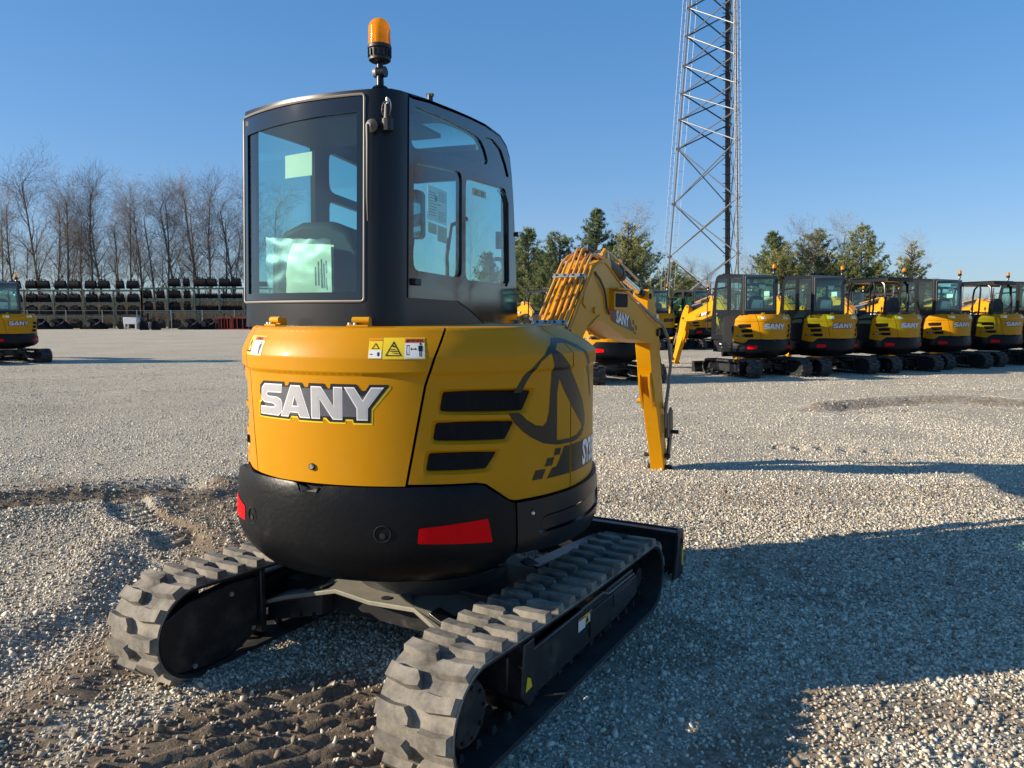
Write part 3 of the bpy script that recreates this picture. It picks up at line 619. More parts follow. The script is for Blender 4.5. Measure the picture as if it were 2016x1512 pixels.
    mb.build('booklet_print',M['cabin'],cab)
    # paper note on rear glass, operator chart and stickers on the side glass
    mb=MB(); panel(mb,KF,[(-.415,2.098),(-.262,2.098),(-.262,2.192),(-.415,2.190)],(),.06,.1,d0=-.008,thick=.001); mb.build('paper_note',M['paper'],cab,recalc=False)
    mb=MB(); panel(mb,KF,[(uR(-.30),1.945),(uR(-.10),1.935),(uR(-.10),2.085),(uR(-.30),2.09)],(),.1,.2,d0=-.008,thick=.001); mb.build('operator_chart',M['white'],cab,recalc=False)
    mb=MB(); 
    def kq(y0,z0,y1,z1): panel(mb,KF,[(uR(y0),z0),(uR(y1),z0),(uR(y1),z1),(uR(y0),z1)],(),.1,.2,d0=-.0065,thick=.0006)
    for k in range(9): kq(-.285,1.965+k*.012,-.215,1.967+k*.012)
    for k in range(5): kq(-.19,1.95+k*.009,-.115,1.9515+k*.009)
    for k in range(5): kq(-.19,2.035+k*.009,-.115,2.0365+k*.009)
    kq(-.225,2.03,-.205,2.05); kq(-.24,2.05,-.225,2.053); kq(-.205,2.015,-.17,2.018)
    mb.build('chart_lines',M['ink'],cab,recalc=False)
    mb=MB(); panel(mb,KF,[(uR(-.292),1.89),(uR(-.205),1.885),(uR(-.205),1.93),(uR(-.292),1.935)],(),.1,.2,d0=-.008,thick=.001); panel(mb,KF,[(uR(-.20),1.86),(uR(-.10),1.855),(uR(-.10),1.925),(uR(-.20),1.93)],(),.1,.2,d0=-.008,thick=.001)
    panel(mb,KF,[(uR(.20),2.115),(uR(.38),2.118),(uR(.38),2.152),(uR(.20),2.150)],(),.1,.2,d0=-.008,thick=.001); mb.build('tan_stickers',M['tan'],cab,recalc=False)
    mb=MB(); kq(.225,2.122,.275,2.125); kq(.24,2.13,.262,2.142); kq(.31,2.124,.35,2.145); mb.build('sticker_marks',M['ink'],cab,recalc=False)
    # wiper, connector
    mb=MB(); a=KF(.032,2.262,.012); mb.lathe([(.0,-.02),(.026,-.012),(.026,.012),(.012,.022),(0,.024)],a,axis='y',n=14); mb.tube([KF(.022,2.262,.045),KF(.022,2.20,.042),KF(.020,1.99,.035),KF(.018,1.90,.022)],[.008,.007,.006,.004],6); mb.build('rear_wiper',M['plastic'],cab)
    mb=MB(); c=KF(.080,2.30,.02); mb.cyl(c+Vector((0,0,-.055)),c+Vector((0,0,-.01)),.022,n=10); mb.cyl(c+Vector((0,0,-.01)),c+Vector((0,0,.045)),.016,.012,n=12); mb.cyl(c+Vector((0,0,.045)),c+Vector((0,0,.07)),.005,n=8,m=1)
    mb.tube([c+Vector((0,0,.06))]+[c+Vector((.028*math.sin(t),-.02*math.sin(t),.03+.035*math.cos(t))) for t in [PI*k/8 for k in range(0,9)]],.003,6)
    mb.tube([c+Vector((0,0,.05))]+[c+Vector((-.02*math.sin(t),-.005,.025+.03*math.cos(t))) for t in [PI*k/8 for k in range(0,9)]],.003,6); mb.build('power_socket',[M['plastic'],M['steel']],cab)
    mb=MB(); c=KF(uR(-.435),1.672,.01); mb.box(c,(.02,.055,.028)); mb.build('door_catch',M['plastic'],cab,bevel=.004)
    # left side handles, door seam
    mb=MB(); mb.tube([(XL-.02,.82,1.05),(XL-.10,.90,1.10),(XL-.10,.92,1.9),(XL-.06,.86,2.12),(XL,.76,2.14)],.013,8); mb.build('door_grab_rail',M['plastic'],cab)
    mb=MB(); mb.cyl((XL-.002,.62,1.50),(XL-.012,.62,1.50),.042,n=20); mb.cyl((XL-.012,.62,1.50),(XL-.018,.62,1.50),.022,n=16,m=1); mb.build('door_lock',[M['plastic'],M['steel']],cab)
    mb=MB()
    for y in (.155,): mb.box((XL-.004,y,1.62),(.004,.012,1.45))
    mb.build('door_seam',M['void'],cab)
    # mirror
    mb=MB(); mb.tube([(-.52,.80,1.75),(-.55,.98,1.85),(-.55,1.02,2.0)],.012,8); q=rounded([(-.06,-.15),(.06,-.15),(.06,.15),(-.06,.15)],.04,4); mb.prism(q,lambda a,b,t:Vector((-.55+a*.7,1.05+t+a*.5,2.15+b)),-.015,.03); mb.build('side_mirror',M['plastic'],cab,ang=50)
    mb=MB(); q=rounded([(-.05,-.14),(.05,-.14),(.05,.14),(-.05,.14)],.035,4); mb.add([Vector((-.55+a*.7,1.032+a*.5,2.15+b)) for a,b in q],[tuple(range(len(q)))]); mb.build('mirror_face',M['mirror'],cab)
    return cab
def make_beacon(root,x,y,z):
    mb=MB(); b=empty('beacon',parent=root)
    mb.lathe([(.032,0),(.028,.006),(.015,.012),(.014,.045),(.013,.05)],(x,y,z),n=14); mb.lathe([(.012,-.012),(.022,-.008),(.022,.008),(.012,.012)],(x,y,z+.062),axis='y',n=16); mb.cyl((x-.024,y,z+.062),(x-.010,y,z+.062),.019,n=16,m=1); mb.cyl((x-.01,y,z+.062),(x+.025,y,z+.062),.021,n=16)
    mb.cyl((x,y,z+.07),(x,y,z+.105),.013,n=12)
    mb.build('beacon_stem',[M['satin'],M['zinc']],b)
    mb=MB(); mb.lathe([(.034,.100),(.043,.106),(.043,.114),(.040,.117),(.041,.146),(.047,.150),(.047,.160),(.044,.164)],(x,y,z),n=28)
    for k in range(16): t=2*PI*k/16; mb.box((x+.043*math.cos(t),y+.043*math.sin(t),z+.132),(.007,.004,.026),Matrix.Rotation(t,3,'Z'))
    mb.build('beacon_base',M['plastic'],b)
    mb=MB(); pr=[(.044,.164),(.045,.175),(.043,.182),(.0425,.225)]+[(.0425*math.cos(t),.225+.042*math.sin(t)) for t in [PI/2*k/7 for k in range(1,7)]]+[(.001,.267)]
    mb.lathe(pr,(x,y,z),n=32); mb.build('amber_lens',M['amber'],b,ang=60)
    mb=MB(); mb.lathe([(.022,.166),(.026,.20),(.018,.235),(.004,.24)],(x,y,z),n=16); mb.build('reflector_cone',M['zinc'],b)
    return b

def make_canopy(root):
    c=empty('canopy',parent=root)
    def beam(mb,P,w): mb.tube(P,w,8)
    mb=MB()
    rf=[(-.66,-.62),(.24,-.62),(.24,.85),(-.66,.85)]
    mb.prism(rounded(rf,.06,3),lambda a,b,t:Vector((a,b,2.36+t+ (0 if b<.4 else -(b-.4)*.05))),-.035,.055); mb.prism(rounded([(-.60,-.56),(.18,-.56),(.18,.78),(-.60,.78)],.06,3),lambda a,b,t:Vector((a,b,2.415+t)),0,.018)
    mb.box((-.2,-.05,2.30),(.86,.08,.05)); mb.build('canopy_roof',M['satin'],c,bevel=.008)
    for x in (-.60,.16):
        mb=MB(); mb.tube([(x,-.50,1.47),(x,-.52,1.8),(x,-.46,2.25),(x,-.34,2.34)],.032,8); mb.build('rear_post',M['satin'],c)
        mb=MB(); mb.tube([(x,.62 if x<0 else .55,.86),(x,.74,1.45),(x,.74,2.0),(x,.70,2.22),(x,.58,2.34)],.026,8); mb.build('front_post',M['satin'],c)
    mb=MB(); mb.tube([(-.60,-.10,2.34),(-.60,-.14,2.2),(-.60,-.12,1.6),(-.60,-.10,1.47)],.024,8); mb.build('middle_post',M['satin'],c)
    # rear hoop guard
    mb=MB(); mb.tube([(.16,-.50,2.28),(.14,-.52,1.85),(.06,-.53,1.68),(-.05,-.54,1.63),(-.2,-.54,1.63),(-.34,-.53,1.70),(-.40,-.52,1.85)],.016,8); mb.build('hoop_guard',M['satin'],c)
    mb=MB(); q=[(-.235,1.30),(-.24,1.62),(-.225,1.80),(-.165,1.90),(-.07,1.93),(.07,1.93),(.165,1.90),(.225,1.80),(.24,1.62),(.235,1.30)]; mb.prism(q,lambda a,b,t:Vector((-.2+a,-.34+t,b)),-.05,.07); mb.build('seat_back',M['seat'],c,bevel=.03,ang=60)
    mb=MB(); mb.box((-.2,-.05,1.30),(.48,.5,.14)); mb.build('seat_cushion',M['seat'],c,bevel=.03)
    mb=MB(); mb.box((-.2,.2,.90),(.8,1.2,.06)); mb.box((-.15,-.42,1.22),(.6,.2,.5)); mb.box((-.18,-.46,1.515),(.76,.18,.05)); mb.box((.1,.1,1.2),(.12,.5,.5)); mb.box((-.5,.0,1.2),(.12,.5,.45)); mb.box((-.2,.72,1.35),(.35,.16,.5)); mb.build('floor_and_consoles',M['cabin'],c,bevel=.01)
    mb=MB(); mb.tube([(-.62,.60,.9),(-.62,.55,1.30),(-.60,.45,1.47),(-.60,.2,1.53),(-.60,-.4,1.52)],.022,8); mb.build('side_rail',M['satin'],c)
    mb=MB(); mb.box((-.62,.25,1.25),(.02,.20,.16)); mb.build('document_plate',M['white'],c)
    mb=MB(); mb.tube([(-.62,.74,2.0),(-.70,.80,2.02)],.012,8); q=rounded([(-.06,-.16),(.06,-.16),(.06,.16),(-.06,.16)],.04,4); mb.prism(q,lambda a,b,t:Vector((-.74+a*.8,.82+t+a*.5,1.97+b)),-.015,.03); mb.build('side_mirror',M['plastic'],c,ang=50)
    mb=MB(); q=rounded([(-.05,-.14),(.05,-.14),(.05,.14),(-.05,.14)],.035,4); mb.add([Vector((-.74+a*.8,.802+a*.5,1.97+b)) for a,b in q],[tuple(range(len(q)))]); mb.build('mirror_face',M['mirror'],c)
    mb=MB()
    for sx in (-.47,.07): mb.cyl((sx,.2,1.40),(sx,.24,1.62),.012,n=8); mb.lathe([(.0,.0),(.022,.01),(.028,.05),(.02,.09),(.0,.1)],(sx,.24,1.60),n=10)
    mb.build('control_lever',M['plastic'],c)
    return c

# ------------------------------------------------------------------ boom group
BO=Vector((.262,1.150)); BA=R(3.6); BK_S=1.06
def QF(s,w,z):
    """boom frame: s along the boom, w to its right"""
    s*=BK_S; w*=BK_S; z=max(BK_S*z-.093,-.02); c,n=math.cos(BA),math.sin(BA); x=w*c+s*n; y=-w*n+s*c; return Vector((BO.x+x,BO.y+y,z))
def make_boom(root):
    mb=MB()
    prof=[(-.10,.98),(-.04,.86),(.10,.86),(.20,1.02),(.32,1.26),(.42,1.40),(.53,1.475),(.66,1.507),(.80,1.500),(1.36,1.374),(1.96,1.305),(2.38,1.285),(2.47,1.32),(2.48,1.385),(2.40,1.43),(2.257,1.465),(1.844,1.585),(1.566,1.659),(1.312,1.73),(1.0,1.84),(.86,1.885),(.74,1.885),(.60,1.845),(.432,1.702),(.109,1.415),(-.06,1.15)]
    mb.prism(prof,lambda s,z,t:QF(s,t*(1-.0*s),z),-.095,.095)
    b=mb.build('boom',M['ymetal'],root,ang=30,bevel=.004)
    P=[b]
    # flange strips along the upper edge & lower reinforcement plates
    mb=MB()
    for sw in (-1,1):
        top=[(-.02,1.2),(.109,1.40),(.432,1.69),(.60,1.83),(.74,1.872),(.86,1.872),(1.0,1.828),(1.312,1.718),(1.566,1.648),(1.844,1.574),(2.257,1.455)]
        mb.tube([QF(s,sw*.097,z) for s,z in top],.008,6)
        q=[(.50,1.46),(.62,1.50),(.72,1.53),(.84,1.515),(1.4,1.41),(1.8,1.36),(1.5,1.345),(1.36,1.355),(.80,1.485),(.66,1.49)]
        mb.prism(q,lambda s,z,t:QF(s,t,z),sw*.094,sw*.106)
        mb.cyl(QF(.62,sw*.09,1.56),QF(.62,sw*.108,1.56),.022,n=16)
    mb.build('boom_reinforcement',M['ymetal'],b,ang=40)
    mb=MB()
    for sw in (-1,1):
        mb.prism([(.86,1.86),(.92,1.95),(.98,1.975),(1.05,1.955),(1.10,1.88),(1.12,1.80),(.9,1.84)],lambda s,z,t:QF(s,t,z),sw*.045,sw*.065)
    mb.cyl(QF(1.0,-.075,1.93),QF(1.0,.075,1.93),.022,n=12,m=1)
    mb.build('cylinder_bracket',[M['ymetal'],M['zinc']],b,bevel=.003)
    # decals on both faces
    for sw in (1,-1):
        g=(lambda s,z,d,sw=sw:QF(s,sw*(.0955+d),z))
        u0=1.0;u1=1.56
        dec=[(1.0,1.575),(1.50,1.515),(1.58,1.405),(1.06,1.475)]
        k=.30
        dl=[(s-(1.0 if s>0 else 0)*0,z) for s,z in dec]
        mb=MB(); panel(mb,lambda s,z,d:g(s,z,d),dl,(),.3,.3,d0=.002); mb.build('boom_decal',M['ink'],b,recalc=True)
        def tf(u,v,d,sw=sw): 
            a=u; return QF(1.29+a*(1 if sw>0 else -1),sw*(.0955+d),1.495+v-.125*(a*(1 if sw>0 else -1)))
        text_polys_obj('boom_lettering','SANY',tf,0,0,.115,1,M['white'],b,.004,bold=.004,xs=1.15)
        mb=MB(); panel(mb,g,[(.955,1.583),(.985,1.578),(1.045,1.478),(1.015,1.482)],(),.3,.3,d0=.002); mb.build('red_stripe',M['red'],b)
        mb=MB()
        for (s,z) in ((1.60,1.49),(1.68,1.45),(1.60,1.44),(1.66,1.40)): panel(mb,g,[(s-.02,z),(s+.02,z-.006),(s+.035,z-.04),(s-.005,z-.034)],(),.3,.3,d0=.002)
        mb.build('decal_checks',M['ink'],b)
    # hydraulic pipes on the boom's back
    nx,nz=-.66,.75
    for k in range(6):
        w=-.088+k*.0345
        path=[(.02,1.22,.05),(.109,1.415,.055),(.27,1.56,.055),(.432,1.702,.055),(.56,1.82,.05)]
        pts=[QF(s+nx*h,w,z+nz*h) for s,z,h in path]
        if k in (2,3): pts+= [QF(.62,w,1.945),QF(.66,w,1.955)]
        else: pts+= [QF(.62,w*.9,1.905),QF(.70,w*.85,1.925),QF(.90,w*.8,1.905)]
        mb=MB(); mb.tube(pts,.0092,8); mb.build('hydraulic_pipe',M['pipe'],b,ang=60)
        mb=MB(); pts=[QF(s+nx*(h*.35),w+.017,z+nz*(h*.35)) for s,z,h in path[1:]]; mb.tube(pts,.0085,6); mb.build('hydraulic_pipe',M['pipe'],b,ang=60)
    for (s,z) in ((.135,1.44),(.455,1.722)):
        for w0,w1 in ((-.104,-.005),(.003,.102)):
            mb=MB(); V=[]; 
            for h0,h1 in ((.040,.046),(.064,.070)):
                P4=[]
                for h in (h0,h1):
                    for w in (w0,w1):
                        for ds in (-.016,.016): P4.append(QF(s+nx*h+.75*ds,w,z+nz*h+.66*ds))
                mb.add(P4,[(0,1,3,2),(4,6,7,5),(0,2,6,4),(1,5,7,3),(0,4,5,1),(2,3,7,6)])
            P4=[]
            for h in (.046,.064):
                for w in (w0,w1):
                    for ds in (-.014,.014): P4.append(QF(s+nx*h+.75*ds,w,z+nz*h+.66*ds))
            mb.add(P4,[(0,1,3,2),(4,6,7,5),(0,2,6,4),(1,5,7,3),(0,4,5,1),(2,3,7,6)])
            for w in (w0+.024,w1-.024): a=QF(s+nx*.07,w,z+nz*.07); e=QF(s+nx*.076,w,z+nz*.076); mb.cyl(a,e,.008,n=6,m=1)
            mb.build('pipe_clamp',[M['zinc'],M['plastic']],b,bevel=.001)
    mb=MB(); mb.prism([(.40,1.66),(.47,1.60),(.45,1.57),(.38,1.60)],lambda s,z,t:QF(s,t,z),.096,.104); mb.build('boom_bracket',M['ymetal'],b); mb=MB(); mb.prism([(.08,1.38),(.16,1.33),(.14,1.29),(.05,1.33)],lambda s,z,t:QF(s,t,z),.096,.104); mb.build('boom_bracket',M['ymetal'],b)
    # fittings and hoses at the peak
    mb=MB()
    for w in (-.022,.022): mb.lathe([(.0,-.012),(.020,-.010),(.020,.010),(.0,.012)],QF(.67,w,1.96),axis='x',n=12,m=1); mb.tube([QF(.68,w,1.955),QF(.80,w,1.955),QF(.95,w,1.90),QF(1.05,w,1.88)],.014,8)
    mb.build('hose_fitting',[M['hose'],M['steel']],b)
    mb=MB(); mb.tube([QF(.62,.10,1.80),QF(.70,.108,1.76),QF(.80,.108,1.70),QF(.84,.105,1.66),QF(.87,.106,1.58),QF(.93,.106,1.535)],.008,6); mb.build('lamp_cable',M['hose'],b)
    # work light
    mb=MB(); hs=[(.975,1.565),(1.33,1.565),(1.33,1.69),(.975,1.69)]; mb.prism(hs,lambda s,z,t:QF(s,t,z),.09,.128); mb.prism([(.95,1.70),(1.36,1.70),(1.36,1.712),(.95,1.712)],lambda s,z,t:QF(s,t,z),.09,.165); wl=mb.build('work_lamp',M['ymetal'],b,bevel=.004)
    mb=MB(); mb.prism(rounded([(1.0,1.582),(1.305,1.582),(1.305,1.676),(1.0,1.676)],.012,3),lambda s,z,t:QF(s,t,z),.1275,.131); mb.build('lamp_lens',M['void'],b)
    # arm
    mb=MB(); A=[(2.19,1.60),(2.19,1.70),(2.24,1.735),(2.32,1.735),(2.42,1.66),(2.56,1.47),(2.64,1.30),(2.70,1.08),(2.79,.86),(2.88,.60),(2.99,.29),(3.03,.12),(3.02,.06),(2.93,.05),(2.90,.13),(2.80,.32),(2.57,.72),(2.39,1.0),(2.29,1.25),(2.25,1.40)]
    mb.prism(A,lambda s,z,t:QF(s,t,z),-.063,.063); arm=mb.build('arm',M['ymetal'],root,ang=30,bevel=.004); P.append(arm)
    for (s_,w0,w1,z_,r_) in ((2.40,-.115,.115,1.375,.035),(2.25,-.08,.08,1.68,.025),(2.93,-.125,.115,.22,.021),(2.975,-.10,.125,.105,.024),(3.12,-.02,.15,.42,.02)): mb=MB(); mb.cyl(QF(s_,w0,z_),QF(s_,w1,z_),r_,n=16); mb.build('pivot_pin',M['plastic'],arm)
    mb=MB()
    for w in (-.05,.035):
        mb.prism([(2.43,.985),(2.36,1.02),(2.37,.93),(2.45,.80),(2.52,.70),(2.50,.86)],lambda s,z,t:QF(s-.02,t,z),w,w+.016)
    mb.prism([(2.42,1.03),(2.355,1.04),(2.37,1.0),(2.43,.97)],lambda s,z,t:QF(s-.02,t,z),-.055,.055); mb.cyl(QF(2.47,-.085,.78),QF(2.47,-.045,.78),.022,n=12); mb.build('arm_bracket',M['ymetal'],arm)
    mb=MB(); mb.prism([(2.84,.27),(2.90,.15),(2.925,.135),(2.90,.28)],lambda s,z,t:QF(s-.006,t,z),-.064,.064); mb.build('tip_plate',M['ymetal'],arm)
    mb=MB()
    for w in (-.085,.069): mb.prism([(3.02,.62),(3.08,.66),(3.14,.62),(3.17,.45),(3.05,.20),(2.99,.17),(2.96,.22),(3.03,.40)],lambda s,z,t:QF(s,t,z),w,w+.02)
    mb.prism([(3.06,.60),(3.10,.60),(3.22,.36),(3.16,.34)],lambda s,z,t:QF(s,t,z),.03,.066); mb.build('bucket_link',M['plastic'],arm,bevel=.003)
    mb=MB(); mb.cyl(QF(2.50,0,1.52),QF(2.92,0,.98),.042,n=14); mb.cyl(QF(2.92,0,.98),QF(3.10,0,.62),.022,n=12,m=1); mb.build('bucket_cylinder',[M['plastic'],M['chrome']],arm)
    # arm cylinder on top of the boom
    mb=MB(); a=QF(1.0,0,1.93); e=QF(2.25,0,1.69); d=(e-a); mb.cyl(a,a+d*.42,.046,n=16,m=0); mb.cyl(a+d*.40,a+d*.46,.050,n=16,m=0); mb.cyl(a+d*.46,a+d*.93,.027,n=14,m=1); mb.cyl(a+d*.90,e,.04,n=14,m=0); P.append(mb.build('arm_cylinder',[M['plastic'],M['chrome']],root))
    mb=MB(); mb.tube([QF(1.02,.035,1.975),QF(1.2,.035,1.955),QF(1.95,.04,1.80)],.009,6); mb.tube([QF(1.1,-.04,1.97),QF(1.9,-.04,1.80)],.009,6); mb.build('cylinder_line',M['pipe'],P[-1])
    mb=MB(); a=QF(.18,0,.72); e=QF(.66,0,1.47); d=e-a; mb.cyl(a,a+d*.6,.055,n=16,m=0); mb.cyl(a+d*.55,e,.03,n=14,m=1); P.append(mb.build('boom_cylinder',[M['plastic'],M['chrome']],root))
    # hoses round the elbow
    mb=MB(); mb.tube([QF(1.75,.09,1.62),QF(2.0,.105,1.55),QF(2.25,.115,1.49),QF(2.5,.12,1.44),QF(2.70,.13,1.30),QF(2.80,.13,1.08),QF(2.80,.115,.88),QF(2.79,.10,.72),QF(2.81,.09,.62),QF(2.84,.085,.50)],.016,8); P.append(mb.build('elbow_hose',M['greyhose'],root,ang=80))
    mb=MB(); mb.tube([QF(1.35,.06,1.76),QF(1.7,.07,1.655),QF(2.05,.08,1.56),QF(2.3,.08,1.50)],.010,6); mb.tube([QF(1.35,.03,1.77),QF(1.7,.03,1.67),QF(2.1,.03,1.56)],.010,6); mb.lathe([(.0,-.03),(.018,-.03),(.018,.03),(0,.03)],QF(2.30,.11,1.50),axis='z',n=10,m=1); P.append(mb.build('boom_hose',[M['pipe'],M['steel']],root))
    mb=MB(); mb.cyl(QF(2.86,.085,.62),QF(2.86,.085,.40),.013,n=10); mb.box(QF(2.85,.085,.70),(.03,.04,.06)); P.append(mb.build('hose_coupling',M['plastic'],root))
    return P

# ------------------------------------------------------------------ undercarriage
RC1=(-.885,.235,.20); RC2=(.725,.215,.18)
def make_path():
    a=Vector((RC1[0],RC1[1])); b=Vector((RC2[0],RC2[1])); d=(b-a).length; al=math.asin((RC1[2]-RC2[2])/d); base=math.atan2(b.y-a.y,b.x-a.x)
    t=base+PI/2-al; P=[]
    A1=a+Vector((math.cos(t),math.sin(t)))*RC1[2]; B1=b+Vector((math.cos(t),math.sin(t)))*RC2[2]
    segs=[]   # start at bottom: go forward along the bottom? build polyline densely
    pts=[]
    n=60
    for i in range(n): pts.append((Vector((a.x,.035)).lerp(Vector((b.x,.035)),i/n),Vector((0,-1))))
    for i in range(24):
        g=-PI/2+(t+PI/2)*i/24; v=Vector((math.cos(g),math.sin(g))); pts.append((b+v*RC2[2],v))
    for i in range(n):
        v=Vector((math.cos(t),math.sin(t))); sag=-.012*math.sin(PI*i/n); pts.append((B1.lerp(A1,i/n)+Vector((0,sag)),v))
    for i in range(24):
        g=t+(3*PI/2-t)*i/24; v=Vector((math.cos(g),math.sin(g))); pts.append((a+v*RC1[2],v))
    L=[0]
    for i in range(len(pts)): L.append(L[-1]+(pts[(i+1)%len(pts)][0]-pts[i][0]).length)
    return pts,L
PTS,PL=make_path(); PER=PL[-1]
import bisect as _b
def TP(u,v,h):
    u=u%PER; i=min(_b.bisect_right(PL,u)-1,len(PTS)-1); f=(u-PL[i])/(PL[i+1]-PL[i]); p,n=PTS[i]; q,m_=PTS[(i+1)%len(PTS)]
    c=p.lerp(q,f); k=n.lerp(m_,f).normalized(); c=c+k*h; return Vector((v,c.x,c.y))
def make_track(root,sx,rub):
    mb=MB(); N=168; cs=[(-.15,0),(.15,0),(.152,-.008),(.146,-.022),(-.146,-.022),(-.152,-.008)]; V=[];F=[]
    for i in range(N):
        for v,h in cs: V.append(TP(PER*i/N,v,h))
    k=len(cs)
    for i in range(N):
        for j in range(k): F.append((i*k+j,i*k+(j+1)%k,((i+1)%N)*k+(j+1)%k,((i+1)%N)*k+j))
    for q,fc in enumerate(F): mb.f.append(fc); mb.m.append(1 if q%k in (1,2,3,4) and (q%k)!=1 and (q%k)!=4 else 0)
    mb.v+= [tuple(p) for p in V]
    nl=41; pitch=PER/nl
    B=[(-.028,.030),(.002,.004),(.026,.004),(.034,.050),(.020,.147),(-.036,.147),(-.026,.090)]
    for s in (1,-1):
        for i in range(nl):
            u0=(i+(0 if s>0 else .5))*pitch; cx=sum(b[0] for b in B)/len(B); cy=sum(b[1] for b in B)/len(B); n=len(B)
            lo=[TP(u0+a,s*b,-.001) for a,b in B]; h=.028
            hi=[TP(u0+cx+(a-cx)*.80,s*(cy+(b-cy)*.95),h) for a,b in B]
            mb.add(lo+hi,[tuple(range(n,2*n))]+[(j,(j+1)%n,n+(j+1)%n,n+j) for j in range(n)])
            # rounded shoulder at the belt edge
    # inner guide lugs
    for i in range(nl):
        u0=i*pitch
        for s in (1,-1):
            B2=[(-.018,.030),(.018,.030),(.018,.052),(-.018,.052)]
            lo=[TP(u0+a,s*b,-.020) for a,b in B2]; hi=[TP(u0+a*.5,s*(.041+(b-.041)*.7),-.050) for a,b in B2]
            mb.add(lo+hi,[(4,5,6,7)]+[(j,(j+1)%4,4+(j+1)%4,4+j) for j in range(4)],1)
    t=mb.build('rubber_track',[rub,M['rubberin']],root,ang=30); t.location.x=sx; return t
def make_under(root,rub):
    P=[]; ZU=-.03
    for s in (-1,1):
        x=s*.715; P.append(make_track(root,x,rub))
        t=P[-1]
        o=s
        mb=MB(); mb.box((0,.0,.24),(.13,1.20,.15)); mb.prism([(-.56,.20),(-.50,.325),(.18,.325),(.24,.30),(.56,.30),(.60,.26),(.60,.18),(.42,.15),(-.50,.13)],lambda a,b,tt:Vector((tt,a,b)),o*.075,o*.115)
        mb.box((o*.04,-.30,.315),(.16,.50,.02)); mb.box((o*.06,.40,.30),(.09,.34,.03))
        fr=mb.build('track_frame',M['under'],root,bevel=.008); fr.location.x=x; P.append(fr)
        mb=MB(); mb.prism([(.02,.285),(.56,.285),(.56,.185),(.14,.16),(.02,.17)],lambda a,b,tt:Vector((tt,a,b)),o*.115,o*.122); mb.box((o*.125,.38,.25),(.006,.22,.06)); cv=mb.build('frame_cover',M['under'],fr,bevel=.003)
        mb=MB(); mb.lathe([(.0,-.03),(.055,-.03),(.14,-.025),(.14,.025),(.055,.03),(0,.03)],(0,.725,.215),axis='x',n=32); mb.lathe([(.0,-.075),(.05,-.075),(.05,.075),(0,.075)],(0,.725,.215),axis='x',n=20); w=mb.build('idler_wheel',M['under'],root); w.location.x=x; P.append(w)
        mb=MB(); n=26; q=[]
        for i in range(n*2): a=PI*i/n; r_=.163 if i%2 else .140; q.append((-.885+r_*math.cos(a),.235+r_*math.sin(a)))
        mb.prism(q,lambda a,b,tt:Vector((tt,a,b)),-.018,.018); mb.lathe([(0,-.06),(.10,-.06),(.115,-.05),(.115,.07),(.105,.082),(0,.084)] if o>0 else [(0,-.084),(.105,-.082),(.115,-.07),(.115,.05),(.10,.06),(0,.06)],(0,-.885,.235),axis='x',n=32)
        for k in range(9): a_=2*PI*k/9; mb.cyl((o*.080,-.885+.088*math.cos(a_),.235+.088*math.sin(a_)),(o*.090,-.885+.088*math.cos(a_),.235+.088*math.sin(a_)),.008,n=6)
        w=mb.build('drive_sprocket',M['under'],root,ang=40); w.location.x=x; P.append(w)
        # motor shield on the inner side
        mb=MB(); q=[(-.54,.37),(-.56,.12),(-.66,.07),(-.82,.055),(-1.0,.085),(-1.07,.20),(-1.04,.32),(-.92,.365),(-.70,.385)]
        mb.prism(q,lambda a,b,tt:Vector((tt,a,b)),-o*.085,-o*.135)
        mb.box((-o*.10,-.53,.25),(.10,.03,.30)); mb.box((-o*.02,-.60,.385),(.20,.20,.012)); sh=mb.build('motor_shield',M['under'],root,bevel=.006); sh.location.x=x; P.append(sh)
        mb=MB()
        for (a,b) in ((-.70,.335),(-.585,.14),(-.90,.085)): mb.cyl((-o*.134,a,b),(-o*.142,a,b),.011,n=6)
        mb.build('shield_bolt',M['zinc'],sh)
        # rear bracket with yellow mark at the outer side
        mb=MB(); mb.prism([(-.58,.37),(-.50,.37),(-.50,.12),(-.55,.12),(-.60,.17)],lambda a,b,tt:Vector((tt,a,b)),o*.02,o*.125); br=mb.build('scraper_bracket',M['under'],root,bevel=.006); br.location.x=x; P.append(br)
        mb=MB(); mb.add([(o*.127,-.575,.185),(o*.127,-.525,.190),(o*.127,-.535,.225),(o*.127,-.56,.24)],[(0,1,2,3)]); mb.build('yellow_tag',M['brightyellow'],br)
        for y in (-.50,-.22,.06,.34):
            mb=MB(); mb.lathe([(0,-.07),(.030,-.07),(.055,-.06),(.055,-.02),(.035,-.015),(.035,.015),(.055,.02),(.055,.06),(.03,.07),(0,.07)],(0,y,.115),axis='x',n=18); r_=mb.build('track_roller',M['under'],root); r_.location.x=x; P.append(r_)
        mb=MB(); mb.lathe([(0,-.05),(.04,-.05),(.04,.05),(0,.05)],(0,-.05,.352),axis='x',n=14); r_=mb.build('carrier_roller',M['under'],root); r_.location.x=x; P.append(r_)
        # labels on outer frame
        if s>0:
            mb=MB(); g=lambda y0,z0,y1,z1,m_:mb.add([(o*.118,y0,z0),(o*.118,y1,z0),(o*.118,y1,z1),(o*.118,y0,z1)],[(0,1,2,3)],m_)
            g(-.10,.235,-.03,.290,0); g(-.03,.245,.005,.290,1); g(.005,.245,.04,.290,0); g2=lambda y0,z0,y1,z1,m_:mb.add([(o*.119,y0,z0),(o*.119,y1,z0),(o*.119,y1,z1),(o*.119,y0,z1)],[(0,1,2,3)],m_)
            g2(-.098,.28,-.032,.289,2); g2(.007,.282,.038,.289,2); mb.add([(o*.119,-.028,.252),(o*.119,.003,.252),(o*.119,-.0125,.28)],[(0,1,2)],3)
            mb.build('frame_sticker',[M['white'],M['brightyellow'],M['orange'],M['ink']],fr,recalc=False,smooth=False)
